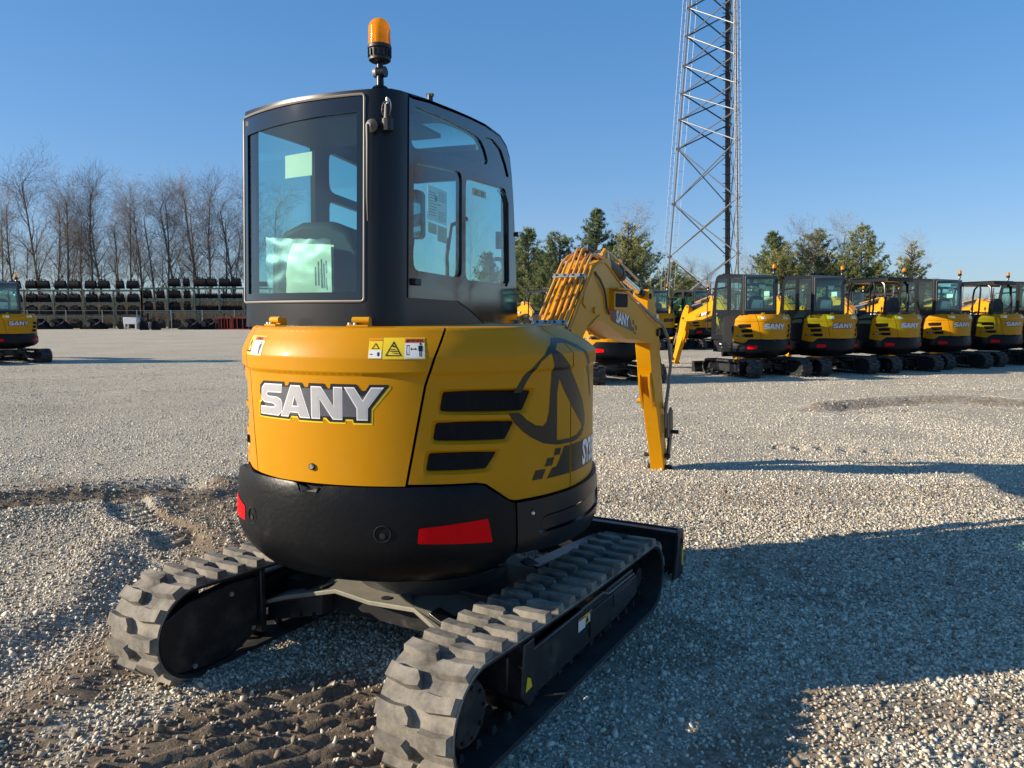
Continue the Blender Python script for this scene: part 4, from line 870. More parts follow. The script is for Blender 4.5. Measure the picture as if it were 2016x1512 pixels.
    # carbody (X frame)
    mb=MB(); mb.cyl((0,.02,.28),(0,.02,.405),.36,n=40); mb.cyl((0,.02,.40),(0,.02,.425),.33,n=40)
    mb.box((0,.02,.30),(1.20,.42,.10)); P.append(mb.build('slewing_ring',M['under'],root,bevel=.004))
    mb=MB(); q=[(-.60,-.50),(-.60,-.30),(-.36,-.12),(-.36,.2),(-.60,.36),(-.60,.50),(-.2,.40),(.2,.40),(.60,.50),(.60,.36),(.36,.2),(.36,-.12),(.60,-.30),(.60,-.50),(.44,-.52),(.22,-.43),(0,-.46),(-.22,-.43),(-.44,-.52)]
    def zz(a): return .335-.10*max(0,(abs(a)-.34))/.26
    mb.prism(q,lambda a,b,tt:Vector((a,b,zz(a)+tt)),-.02,0.0); 
    P.append(mb.build('carbody_plate',M['dusty'],root,bevel=.003)); plate=P[-1]
    for s in (-1,1):
        for y in (-.40,.38): 
            mb=MB(); mb.add([(s*.30,y-.03,.33),(s*.62,y-.06,.22),(s*.62,y-.06,.12),(s*.30,y-.03,.20),(s*.30,y+.05,.33),(s*.62,y+.05,.22),(s*.62,y+.05,.12),(s*.30,y+.05,.20)],[(0,1,2,3),(7,6,5,4),(0,4,5,1),(1,5,6,2),(2,6,7,3),(3,7,4,0)]); P.append(mb.build('carbody_leg',M['under'],root,bevel=.003))
    mb=MB(); mb.cyl((.05,-.40,.336),(.05,-.40,.339),.022,n=14); mb.build('drain_hole',M['void'],plate)
    mb=MB(); 
    for k,(x0,y0) in enumerate(((-.34,-.52),(-.28,-.5),(-.24,-.52),(-.40,-.54),(-.16,-.48))): mb.cyl((x0,y0,.24),(x0+.015,y0-.02,.225),.008,n=6)
    mb.box((0,-.30,.25),(1.2,.10,.10)); P.append(mb.build('hose_fittings',M['under'],root))
    # blade
    mb=MB(); C=[(1.36,.02),(1.335,.05),(1.32,.12),(1.325,.20),(1.35,.27),(1.375,.305),(1.39,.305),(1.365,.26),(1.34,.19),(1.337,.12),(1.355,.06),(1.385,.02)]
    mb.prism(C,lambda a,b,tt:Vector((tt,a+.02,b)),-.85,.81); mb.box((-.02,1.33,.295),(1.66,.05,.02)); mb.box((-.02,1.36,.03),(1.66,.02,.06))
    for x in (-.84,.80): mb.prism([(1.42,.0),(1.42,.29),(1.405,.31),(1.32,.31),(1.31,.20),(1.26,.06),(1.26,.0)],lambda a,b,tt:Vector((tt,a,b)),x-.006,x+.010)
    P.append(mb.build('dozer_blade',M['under'],root,bevel=.002)); bl=P[-1]
    mb=MB(); mb.add([(.8115,1.385,.09),(.8115,1.415,.09),(.8115,1.415,.19),(.8115,1.385,.19)],[(0,1,2,3)]); mb.build('yellow_tag',M['brightyellow'],bl)
    mb=MB(); mb.cyl((.8105,1.385,.235),(.8125,1.385,.235),.018,n=14); mb.build('side_hole',M['void'],bl)
    mb=MB()
    for x in (-.35,.35): mb.box((x,.86,.22),(.09,1.0,.11),Matrix.Rotation(R(-4),3,'X'))
    mb.cyl((0,.45,.35),(0,1.28,.24),.04,n=12); P.append(mb.build('blade_arm',M['under'],root,bevel=.006))
    for o in P: o.location.z=ZU
    return P

def make_excavator(kind,rub):
    root=empty('excavator')
    up=[]
    up+=make_body(root)
    if kind=='cab': up.append(make_cab(root)); up.append(make_beacon(root,.112,-.53,2.425))
    else: up.append(make_canopy(root)); up.append(make_beacon(root,.0,-.50,2.42))
    up+=make_boom(root)
    for o in up: o['upper']=1
    make_under(root,rub)
    return root
def set_pose(root,swing,off):
    for o in bpy.data.objects:
        if o.parent is root and o.get('upper'):
            o.rotation_euler.z=swing; o.location=(off[0],off[1],o.location.z)

HU,HL=20,29.9
C0=Vector((-.443,3.66))
exl=Vector((math.cos(R(HL)),-math.sin(R(HL)))); eyl=Vector((math.sin(R(HL)),math.cos(R(HL))))
root0=Vector((-.393,3.625))
hero=make_excavator('cab',M['rubber']); hero.location=(root0.x,root0.y,0); hero.rotation_euler=(0,0,R(-HL))
tag(hero,'large yellow and black mini excavator in the foreground with dusty rubber tracks, seen from behind','excavator')
index_kids()
# canopy prototype and clean-track cab prototype are copies with their own meshes swapped
G='excavators parked in rows on the gravel yard'
def swap(root,mt_old,mt_new):
    cache={}
    for o in KIDS.get(root.name,[]): pass
cabp=copy_tree(hero)
index_kids()
rubm={}
for o in KIDS[cabp.name]:
    if o.name.startswith('rubber_track'):
        o.data=o.data.copy(); o.data.materials[0]=M['rubberdark']
    if o.name.split('.')[0] in ('slewing_ring','carbody_plate'): o.data=o.data.copy(); o.data.materials[0]=M['under']
canp=make_excavator('canopy',M['rubberdark'])
index_kids()
for o in KIDS[canp.name]:
    if o.name.split('.')[0] in ('slewing_ring','carbody_plate'): o.data.materials[0]=M['under']
SKIP=('sticker_pictogram','sticker_text','sticker_orange','chart_lines','sticker_marks','hood_lock','cover_lock','track_roller','carrier_roller','shield_bolt','drain_hole','hose_fittings','lamp_cable','letter_edge','lettering_glow','boom_bracket','window_latch','tan_stickers','frame_sticker','roof_studs','lifting_notch')
def place(proto,x,y,h,swing,label,first=False,skip=SKIP,tracks=True,light=None):
    r=proto if first else copy_tree(proto,None,skip)
    r.location=(x,y,0); r.rotation_euler=(0,0,R(-h))
    index_kids()
    for o in KIDS[r.name]:
        if o.get('upper'): o.rotation_euler.z=swing; o.location=(0,0,0)
    tag(r,label,'excavator',G); r.name='excavator'; return r
for o in KIDS[hero.name]:
    if o.get('upper'):
        # upper structure swung relative to the tracks
        o.rotation_euler.z=R(HL-HU); v=Vector((C0.x-root0.x,C0.y-root0.y)); o.location=(v.x*exl.x+v.y*exl.y,v.x*eyl.x+v.y*eyl.y,0)
place(cabp,5.98,19.02,-20,0,'enclosed-cab excavator nearest the lattice tower, first full one in the right-hand row',first=True)
place(canp,9.94,20.49,-21,0,'open-canopy excavator between two enclosed ones, third full one in the right-hand row',first=True)
place(cabp,7.92,19.72,-18.5,0,'enclosed-cab excavator, second full one in the right-hand row, beside an open-canopy one')
place(cabp,11.95,21.67,-21.5,0,'enclosed-cab excavator parked between the two open-canopy ones of the right-hand row')
place(canp,14.12,22.80,-19,0,'open-canopy excavator farther right in the row, next to the picture edge')
place(cabp,16.15,23.75,-20,0,'enclosed-cab excavator cut by the right edge of the picture')
place(canp,2.2,17.35,-17,0,'open-canopy excavator half hidden behind the boom of the foreground machine')
place(cabp,-15.45,23.5,-52,R(10),'lone enclosed-cab excavator at the far left edge in front of the bucket racks')
SK2=SKIP+('warning_sticker','sticker_white','model_text','door_seam','hood_hinge','bolt_recess','pipe_clamp','hose_fitting','chart','operator_chart','plastic_pouch','manual_booklets','paper_note','control_lever','cylinder_line','pivot_pin','frame_cover','side_hole','yellow_tag','scraper_bracket','power_socket','rear_wiper','checker_squares','emblem','cover_lock','decal_checks','red_stripe','letter','lettering_back','tip_plate','arm_bracket','boom_hose','hose_coupling')
r2=[('can',1.6,31.2),('cab',3.8,31.9),('cab',6.0,32.4),('cab',7.8,32.8),('can',9.9,33.4),('cab',12.2,33.9),('cab',15.3,35.0),('can',17.5,36.0),('cab',20.4,37.0)]
W2=['behind the gap right of the foreground cab','behind the foreground boom pipes','left of the tower foot','right of the tower foot','behind the first enclosed cab of the front row','behind the second enclosed cab of the front row','seen through the first open canopy of the front row','seen through the second open canopy of the front row','at the far right end']
for (k,x,y),w in zip(r2,W2): place(cabp if k=='cab' else canp,x,y,-38,0,'distant excavator of the back row, '+w,skip=SK2)

# ------------------------------------------------------------------ lattice tower
def make_tower():
    root=empty('lattice_tower',(0,0,0)); tag(root,'tall three-legged steel lattice tower rising behind the excavator row','tower')
    A=Vector((10.75,53.3)); B=Vector((14.55,50.0)); Cc=Vector((15.35,54.8)); cen=(A+B+Cc)/3
    z0=4.4
    def at(L,z): k=1-.062*(z-z0)*.98*.95/1.0*.9; k=max(.15,1-(z-z0)*.0205); q=cen+(L-cen)*k; return Vector((q.x,q.y,z))
    top=34
    nodes=[-2.0,1.7,5.3,8.85,12.5,14.4,16.1,17.9,19.8,21.6,23.4,25.2,27,28.8,30.6,32.4]
    for nm,L,r_ in (('tower_leg',A,.055),('tower_leg',B,.06)):
        mb=MB(); mb.cyl(at(L,0),at(L,top),r_,n=8); mb.build(nm,M['galv'],root)
    mb=MB(); mb.cyl(at(Cc,0),at(Cc,top),.055,n=8); mb.build('tower_leg',M['galvdark'],root)
    # coax bundle and rungs by the dark leg
    d=Vector((-.35,-.25,0)); mb=MB()
    for k in range(4): o=Vector((-.10-.07*k,-.1,0)); mb.cyl(at(Cc,0)+o,at(Cc,top)+o,.033,n=6)
    z=.5
    while z<top: p=at(Cc,z); mb.box(p+Vector((-.22,-.16,0)),(.62,.05,.04),m=0); z+=.62
    mb.build('cable_bundle',M['galvdark'],root)
    # lattice ladders by legs A and B
    def ladder(name,L,off,w,step,r_,diag,mt):
        mb=MB(); o=Vector(off); s=Vector((w/2,0,0)); a=at(L,0)+o; e=at(L,top)+o
        mb.cyl(a-s,e-s,r_,n=5); mb.cyl(a+s,e+s,r_,n=5); z=0; i=0
        while z<top-step:
            p=at(L,z)+o; q=at(L,z+step)+o
            if diag: mb.cyl(p+(s if i%2 else -s),q-(s if i%2 else -s),r_*.7,n=4)
            mb.cyl(p-s,p+s,r_*.7,n=4); z+=step; i+=1
        mb.build(name,mt,root)
    ladder('cable_ladder',A,(-.30,0,0),.24,.33,.011,True,M['galv'])
    ladder('climbing_ladder',A,(.36,.2,0),.34,.85,.012,False,M['galv'])
    ladder('cable_ladder',B,(.10,-.1,0),.34,.33,.015,True,M['galv'])
    ladder('cable_ladder',B,(-.08,-.2,0),.22,.36,.014,True,M['galv'])
    # braces
    for i in range(len(nodes)-1):
        z1,z2=nodes[i],nodes[i+1]
        for (P_,Q_,mt) in ((A,B,'galv'),(A,Cc,'galvdark' if z1>12 else 'galv'),(B,Cc,'galv')):  # upper braces between the left and far leg take the darker tone
            for (a,b) in ((z1,z2),(z2,z1)):
                mb=MB(); mb.cyl(at(P_,max(a,0)),at(Q_,max(b,0)),.042 if mt=='galv' else .045,n=6); mb.build('cross_brace',M[mt],root)
        for L in (A,B,Cc):
            mb=MB(); mb.cyl(at(L,z2-.12),at(L,z2+.12),.11,n=8); mb.box(at(L,z2),(.30,.20,.10)); mb.build('joint_plate',M['galv'],root)
    mb=MB(); 
    for L in (A,B,Cc): mb.cyl((L.x,L.y,-.1),(L.x,L.y,.45),.45,n=16)
    mb.build('concrete_footing',mat('footing_concrete',(.35,.34,.32),.9,noise_amt=.15),root)
make_tower()

# ------------------------------------------------------------------ trees
def tree_mesh(seed,h,spread,twigs=1.0,lean=(0,0),forks=True):
    rd=random.Random(seed); T=MB(); K=MB()
    def seg(mb,a,b,r0,r1,n):
        mb.cyl(a,b,r0,r1,n=n,caps=False)
    cnt=[0]
    def grow_(p,d,L,r_,lev):
        cnt[0]+=1
        n=3 if lev>1 else 2
        cur=p; dd=d.copy()
        steps={0:10,1:6,2:4,3:3,4:2}.get(lev,2)
        rr=r_
        for i in range(steps):
            dd=(dd+Vector((rd.gauss(0,1),rd.gauss(0,1),rd.gauss(.22 if lev else .5,.7)))*(.032 if lev==0 else .16)).normalized()
            nx=cur+dd*(L/steps); r2=rr*(.90 if lev==0 else .80)
            seg(T if rr>.028 else K,cur,nx,rr,r2,6 if rr>.06 else (4 if rr>.028 else 3))
            t=(i+1)/steps
            if lev<4 and (lev>0 or t>.28):
                nb={0:2,1:2,2:2,3:1}[lev]
                for _ in range(nb):
                    if rd.random()<(.95 if lev<2 else (.62 if lev==2 else .55))*twigs:
                        az=rd.uniform(0,2*PI); tilt=rd.uniform(.6,1.05)*(1.0 if lev else spread*1.05)
                        o=dd.orthogonal().normalized(); o=Matrix.Rotation(az,3,dd)@o; nd=(dd*math.cos(tilt)+o*math.sin(tilt)+Vector((0,0,.14))).normalized()
                        l2={0:h*.29*(1.25-t*.75),1:h*.14,2:h*.08,3:h*.045}[lev]*rd.uniform(.65,1.15)
                        grow_(nx,nd,l2,max(.0075,r2*(rd.uniform(.5,.78) if lev==0 else rd.uniform(.4,.62))),lev+1)
            cur=nx; rr=r2
    grow_(Vector((0,0,-.2)),Vector((lean[0]*.4,lean[1]*.4,1)).normalized(),h*.92,h*.0095+.03,0)
    return T,K
ords=['first','second','third','fourth','fifth','sixth','seventh','eighth','ninth','tenth','eleventh','twelfth']
bare=[]
specs=[(1,18,.75,1,(.05,0)),(2,16,.62,1,(-.03,0)),(3,17,.8,1,(0,.05)),(4,15,.6,.95,(.04,0)),(5,16.5,.7,1,(-.06,0)),(6,13,.65,.9,(0,0))]
def put_tree(v,x,y,s,rz,label,group,name='bare_tree',rgt=None):
    if v not in TV:
        T,K=tree_mesh(*specs[v]); r=empty(name); T.build('trunk',M['bark'],r,recalc=False,ang=80); K.build('crown',M['twig'],r,recalc=False,smooth=False); TV[v]=r; o=r; index_kids()
    else: o=copy_tree(TV[v])
    o.location=(x,y,0); o.rotation_euler=(0,0,rz); o.scale=(s,s,s); tag(o,label,'tree',group); return o
TV={}
YT=92.0
def PX(px,Y): return (px-1008)/1514*Y
tl=[(-60,400),(8,425),(38,385),(86,337),(112,400),(135,378),(168,420),(190,357),(212,385),(242,425),(258,386),(285,394),(308,410),(332,384),(350,392),(385,405),(402,372),(420,368),(448,425),(466,396),(500,380),(540,390)]
G2='bare deciduous trees behind the bucket racks'
desc=['tall bare tree leaning at the left picture edge','bare tree with low branches above the lone excavator','bare forked tree left of the tallest tree','tallest bare tree of the wood on the left','thin bare tree right of the tallest one','bare tree with upright crown, second peak from the left','short slender bare tree between two taller ones','tall bare tree with wide round crown','bare tree joined to the wide-crowned tree','small bare tree in the dip of the treeline','bare tree beginning the middle group','bare tree with many fine twigs in the middle group','short bare tree in the middle group above the white box','bare tree above the two small silver-trimmed buckets','bare tree right of the middle of the wood','thin bare tree left of the broad right-hand crown','bare tree forming the left half of the broad right-hand crown','bare tree with dense rounded crown near the foreground cab','low bare tree in the gap beside the foreground cab','slim bare tree standing alone next to the foreground cab','bare tree seen through the rear window of the foreground cab','bare tree seen deeper through the foreground cab glass']
for i,((px,ty),dsc) in enumerate(zip(tl,desc)):
    Y=YT+random.uniform(-4,8); hh=(614-ty)/1514*Y+1.5; v=(0,1,2,3,4,1,5,2,4,3,1,0,5,2,3,5,4,2,5,3,1,4)[i]
    put_tree(v,PX(px,Y),Y,hh/specs[v][1],random.uniform(0,6.28),dsc,G2)
# a denser, farther second line of the same wood (individual trees, mostly masked by the first)
for i in range(12):
    px=-40+i*46+random.uniform(-8,8); Y=112+random.uniform(-5,8); v=random.randrange(6); hh=random.uniform(10,13.5)
    put_tree(v,PX(px,Y),Y,hh/specs[v][1],random.uniform(0,6.28),'fainter bare tree in the wood\'s second line, %s from the left'%((ords+['thirteenth','fourteenth','fifteenth','sixteenth'])[i]),'second line of bare trees in the wood')
# reflected in the side glass: bare trees right of the picture
for (x,y,h_,dsc) in ((47,46,13,'bare tree outside the right picture edge, reflected in the side window'),(52,50,15,'second bare tree outside the right picture edge, reflected in the side window'),(42,42,12,'nearest bare tree beyond the right picture edge, mirrored in the cab glass'),(62,70,16,'bare tree far beyond the right picture edge, mirrored in the cab glass'),(37,42,9,'short bare tree beyond the right picture edge, mirrored in the cab glass')):
    v=random.randrange(6); put_tree(v,x,y,h_/specs[v][1],random.uniform(0,6),dsc,'bare trees right of the picture, mirrored in the cab glass')
# bare trees among the pines
for (px,ty,Y,dsc) in ((1565,452,66,'bare grey tree between the two right-hand pine groups'),(1645,445,68,'tall bare tree with short side twigs, between the right-hand pines'),(1240,425,70,'bare-topped tree rising over the wide pine left of the tower'),(1350,520,90,'small bare tree behind the tower foot'),(1385,530,92,'low bare tree right of the tower foot'),(1466,512,90,'thin bare sapling between tower and first right-hand pine'),(1785,478,72,'bare-topped tree at the right end of the treeline')):
    put_tree(5 if ty<500 else 3,PX(px,Y),Y,((614-ty)/1514*Y+1.55)/specs[5 if ty<500 else 3][1],random.uniform(0,6),dsc,'bare trees among the pines')
def pine_mesh(seed,h,rad,bare_top=0,tone0=.4,openness=0.0):
    rd=random.Random(seed); T=MB(); T.tube([(0,0,-.2),(rd.uniform(-.1,.1),0,h*.5),(0,rd.uniform(-.1,.1),h)],[h*.018+.04,h*.011+.02,.02],6)
    V=[];F=[];tone=[]
    z=h*.06; 
    while z<h*.985:
        t=z/h; L0=1.2*rad*(1.0-t)**.85*(.7+.3*math.sin(min(1,t*4)*PI/2))+.15
        nb=rd.choice((4,5,5,6,7))
        for k in range(nb):
            az=rd.uniform(0,2*PI); L=L0*rd.uniform(.55,1.2); up=rd.uniform(.10,.35)+t*.45; tn=tone0+rd.uniform(-.22,.25)
            p=Vector((0,0,z)); d=Vector((math.cos(az),math.sin(az),up)).normalized(); steps=max(2,int(L/.30)); pts=[p]
            for i in range(steps):
                d=(d+Vector((rd.gauss(0,.07),rd.gauss(0,.07),.05))).normalized(); p=p+d*(L/steps); pts.append(p)
            T.tube(pts,[.035*(1-i/(len(pts)))+.008 for i in range(len(pts))],3)
            if t>1-bare_top and rd.random()<.75: continue
            for i in range(1,len(pts)):
                if i/len(pts)<.22+openness: continue
                for q in range(rd.randint(3,5)):
                    c=pts[i]+Vector((rd.gauss(0,.11),rd.gauss(0,.11),rd.gauss(.05,.06))); sz=rd.uniform(.16,.30); tt=min(1,max(0,tn+rd.gauss(0,.10)+(.12 if rd.random()<.15 else 0)))
                    ax=(d*.6+Vector((rd.gauss(0,.5),rd.gauss(0,.5),rd.gauss(.5,.4)))).normalized()
                    for j in range(9):
                        e=(ax+Vector((rd.gauss(0,.55),rd.gauss(0,.55),rd.gauss(0,.55)))).normalized(); s=e.orthogonal().normalized(); s=Matrix.Rotation(rd.uniform(0,6.28),3,e)@s
                        o=len(V); w=.022; V+= [c-s*w,c+s*w,c+e*sz+s*w*.4,c+e*sz-s*w*.4]; F.append((o,o+1,o+2,o+3)); tone+=[tt]*4
        z+=rd.uniform(.18,.32)*(1+.2*openness)
    return T,V,F,tone
PV={}
def put_pine(v,x,y,h,label,group,rz,sc=None):
    if v not in PV:
        T,V,F,tone=pine_mesh(*PS[v]); r=empty('pine_tree'); T.build('trunk',M['bark'],r,recalc=False,ang=80)
        me=bpy.data.meshes.new('crown'); me.from_pydata([tuple(a) for a in V],[],F); me.materials.append(M['needle']); at=me.attributes.new('tone','FLOAT','POINT'); at.data.foreach_set('value',tone)
        c=bpy.data.objects.new('crown',me); COL.objects.link(c); c.parent=r; PV[v]=r; o=r; index_kids()
    else: o=copy_tree(PV[v])
    s=h/PS[v][1]; o.location=(x,y,0); o.rotation_euler=(0,0,rz); o.scale=((sc or s),(sc or s),s); tag(o,label,'tree',group)
PS=[(21,8.5,3.2,0,.30,0),(22,9.5,3.0,0,.18,0),(23,9.0,4.2,.22,.62,.05),(24,8.0,3.4,.0,.48,.25),(25,8.0,2.6,.35,.72,.2),(26,8.5,3.6,.1,.36,.15)]
G3='pine trees behind the excavator rows'
pines=[(1040,455,64,0,'pine directly right of the foreground cab'),(1100,458,66,5,'light green pine second from the foreground cab'),(1080,500,62,0,'low dark pine between the two nearest the cab'),(1172,420,68,1,'tallest dark pine with a pointed top, left of the tower'),(1150,480,65,0,'shorter dark pine in front of the tallest pine'),(1235,442,66,2,'wide olive pine reaching towards the tower'),(1205,505,64,5,'low olive pine between the tallest and the widest pine'),(1322,520,84,3,'small distant pine behind the tower foot'),(1345,535,88,2,'lowest distant pine behind the tower foot'),
 (1515,462,66,0,'bushy pine right of the tower, first of the right-hand group'),(1545,480,64,2,'brownish pine in the right-hand group, above the second enclosed cab'),(1598,452,68,5,'dark pine in the middle of the right-hand group'),(1622,500,66,2,'low brownish pine in the right-hand group'),(1688,452,66,3,'open-branched pine with upswept limbs right of the thin bare tree'),(1660,510,64,5,'low pine left of the open-branched one'),(1720,520,64,0,'low dark pine right of the open-branched one'),(1786,478,70,4,'sparse half-dead pine at the right end of the treeline'),(1012,480,70,1,'pine partly hidden by the front edge of the foreground cab'),(960,500,72,0,'pine seen only through the cab side windows')]
for i,(px,ty,Y,v,d) in enumerate(pines):
    h_=(614-ty)/1514*Y+1.55; put_pine(v,PX(px,Y),Y,h_,d,G3,i*1.7,sc=max(h_/PS[v][1],.8))
# dry brush under the wood: uncountable
def brush(name,x0,x1,y0,y1,n,h0,h1,mt,label,seed):
    rd=np.random.default_rng(seed); V=[];F=[]
    X=rd.uniform(x0,x1,n); Y=rd.uniform(y0,y1,n)
    for i in range(n):
        for k in range(5):
            a=rd.uniform(0,6.28); t=rd.uniform(.1,.6); H_=rd.uniform(h0,h1); d=Vector((math.cos(a)*t,math.sin(a)*t,1)).normalized(); p=Vector((X[i],Y[i],0)); m_=p+d*H_*.5; e=m_+(d+Vector((rd.normal()*.3,rd.normal()*.3,0)))*H_*.5; w=.022
            o=len(V); V+=[(p.x-w,p.y,0),(p.x+w,p.y,0),(m_.x+w*.7,m_.y,m_.z),(m_.x-w*.7,m_.y,m_.z),(e.x,e.y,e.z)]; F+=[(o,o+1,o+2,o+3),(o+3,o+2,o+4)]
    me=bpy.data.meshes.new(name); me.from_pydata(V,[],F); me.materials.append(mt); o=bpy.data.objects.new(name,me); COL.objects.link(o); tag(o,label,'undergrowth',kind='stuff')
brush('dry_undergrowth',-78,-24,84,98,5200,1.2,4.6,M['brush'],'dry brown brush filling the foot of the wood behind the racks',5)
brush('roadside_brush',-20,75,78,96,4200,.6,2.6,M['brush'],'low dry brush behind the pines and tower',6)
brush('far_thicket',-300,300,260,330,9000,4,11,mat('far_thicket_bark',(.16,.15,.15),1,noise_amt=.2,nscale=.2),'distant grey thicket along the horizon',8)

# ------------------------------------------------------------------ racks, buckets, fence, attachments
def bucket_mesh(w,kind):
    mb=MB()
    if kind==0:   # ditching bucket seen from the back: curved shell, side plates, top ears
        prof=[(.0,.06),(-.10,.0),(-.32,.0),(-.42,.12),(-.46,.40),(-.40,.66),(-.30,.76),(-.26,.74),(-.36,.63),(-.42,.40),(-.385,.14),(-.30,.035),(-.10,.035),(-.02,.08)]
        wz=lambda b:1.04-.17*b/.76
        mb.prism(prof,lambda a,b,t:Vector((t*wz(b),a,b)),-w/2,w/2)
        for s in (-1,1): mb.prism([(.0,.06),(-.10,.0),(-.32,.0),(-.42,.12),(-.46,.40),(-.40,.66),(-.30,.76),(-.10,.70)],lambda a,b,t:Vector((t*wz(b),a,b)),s*w/2-.015,s*w/2+.015)
        for s in (-.16,.16): mb.prism([(-.42,.60),(-.30,.88),(-.18,.86),(-.20,.70)],lambda a,b,t:Vector((t,a,b)),s-.012,s+.012)
        mb.cyl((-.25,-.27,.84),(.25,-.27,.84),.025,n=8)
        for k in range(4): x=-w/2+w*(k+.5)/4; mb.box((x,.03,.05),(.05,.12,.03))
    else:
        mb.prism([(-.05,0),(-.4,0),(-.46,.3),(-.30,.42),(-.1,.35)],lambda a,b,t:Vector((t,a,b)),-w/2,w/2)
        for k in range(6): x=-w/2+w*(k+.5)/6; mb.cyl((x,-.25,.40),(x+.03,-.25,.50),.05,n=6); mb.box((x,-.1,.35),(.06,.2,.05))
    return mb
def make_pallet(z=0):
    mb=MB()
    for y in (-.45,-.1): mb.box((0,y,-.035),(1.25,.10,.05))
    for x in (-.55,0,.55): mb.box((x,-.28,-.075),(.10,.5,.05))
    return mb
BK_={}
def put_bucket(x,y,z,w,kind,rz,label,group):
    key=(round(w,1),kind)
    if key not in BK_:
        r=empty('excavator_bucket'); b=bucket_mesh(w,kind).build('bucket_shell',M['bucket'],r,ang=40); BK_[key]=r; o=r; index_kids()
        mb=MB(); 
        for k in range(5): xx=-w/2+w*(k+.5)/5; mb.box((xx,.065,.055),(.045,.07,.022))
        mb.build('bucket_teeth',M['attach'],r)
        index_kids()
    else: o=copy_tree(BK_[key])
    o.location=(x,y,z); o.rotation_euler=(0,0,rz); tag(o,label,'bucket',group); return o
YRK=72.0; bays=[-60,-3,53,111,170,228,283]; bays2=[283,334,387,435,484,534]
ords=['first','second','third','fourth','fifth','sixth','seventh','eighth','ninth','tenth','eleventh','twelfth']
names=['one','two','three','four','five','six','seven','eight','nine','ten','eleven','twelve','thirteen','fourteen','fifteen','sixteen','seventeen','eighteen','nineteen','twenty']
def rack(bs,tiers,label):
    root=empty('storage_rack',(PX(bs[0],YRK),YRK,0)); tag(root,label,'rack','green pallet racks along the yard edge'); ox=PX(bs[0],YRK)
    for b in bs:
        for y in (0,1.1):
            mb=MB(); mb.box((PX(b,YRK)-ox,y,tiers[-1]/2),(.11,.10,tiers[-1]+.1)); mb.build('upright_post',M['green'],root)
        mb=MB()
        for k in range(6): mb.cyl((PX(b,YRK)-ox,0,.3+k*.6),(PX(b,YRK)-ox,1.1,.3+(k+1)*.6*.98),.02,n=4)
        mb.build('end_brace',M['green'],root)
    for a,b in zip(bs,bs[1:]):
        for z in tiers:
            for y in (0,1.1):
                mb=MB(); mb.box(((PX(a,YRK)+PX(b,YRK))/2-ox,y,z),(PX(b,YRK)-PX(a,YRK)-.12,.06,.13)); mb.build('shelf_beam',M['green'],root)
            mb=MB(); 
            for k in range(4): mb.box(((PX(a,YRK)+(PX(b,YRK)-PX(a,YRK))*(k+.5)/4)-ox,.55,z+.08),(.10,1.1,.03))
            mb.build('shelf_slat',M['green'],root)
T1=(1.12,2.28,3.52); T2=(1.50,2.62,3.72)
rack(bays,T1,'left section of the green pallet rack, loaded with black buckets in even rows')
rack(bays2,T2,'right section of the green pallet rack, half empty and set slightly higher')
tn=('bottom','second','third','top')
cnt={}
for sec,(bs,tt) in enumerate(((bays,T1),(bays2,T2))):
    for ti,z in enumerate((0.02,)+tt):
        for bi,(a,b) in enumerate(zip(bs,bs[1:])):
            for k in (0,1):
                px=a+(b-a)*(.28+.45*k); kind=0; w=.98
                if sec==1:
                    w=(.66,.62,1.0,.5,1.05,1.0,1.0,.9,1.0,1.0)[bi*2+k]
                    if ti==3 and bi==0: continue
                    if (bi>=3 and ti<3) or (bi==2 and ti in(1,2)): kind=1
                    if bi==4: kind=1
                    if ti==0 and bi in (2,3): continue
                else:
                    if bi==5: w=.62 if k==0 else 1.0
                    if ti==0: kind=(bi+k)%2
                key=(sec,ti); cnt[key]=cnt.get(key,0)+1
                put_bucket(PX(px,YRK+.6)+random.uniform(-.06,.06),YRK+.75,z+(.18 if ti else 0),w,kind,random.uniform(-.05,.05),'%s %s from the left on the %s level, %s rack section'%(ords[cnt[key]-1],'black bucket' if kind==0 else 'black lumpy attachment', tn[ti],('left','right')[sec]),'black buckets stored on the pallet racks')
# fence
fx=[-20,58,134,205,273,340,401,464,525,585]; YF=70.5
fr=empty('chain_link_fence',(PX(fx[0],YF),YF,0)); tag(fr,'low galvanised chain link fence with bright posts in front of the racks','fence')
for p in fx:
    mb=MB(); mb.cyl((PX(p,YF)-PX(fx[0],YF),0,0),(PX(p,YF)-PX(fx[0],YF),0,1.72),.042,n=8); mb.build('fence_post',M['galv'],fr)
mb=MB(); mb.cyl((0,0,1.66),(PX(fx[-1],YF)-PX(fx[0],YF),0,1.66),.025,n=6); mb.build('top_rail',M['galv'],fr)
mb=MB(); Lf=PX(fx[-1],YF)-PX(fx[0],YF); k=0.0
while k<Lf:
    mb.cyl((k,0,.05),(min(k+1.6,Lf),0,1.62),.002,n=3,caps=False); mb.cyl((min(k+1.6,Lf),0,.05),(k,0,1.62),.002,n=3,caps=False); k+=.16
mb.build('wire_mesh',M['galv'],fr,recalc=False)
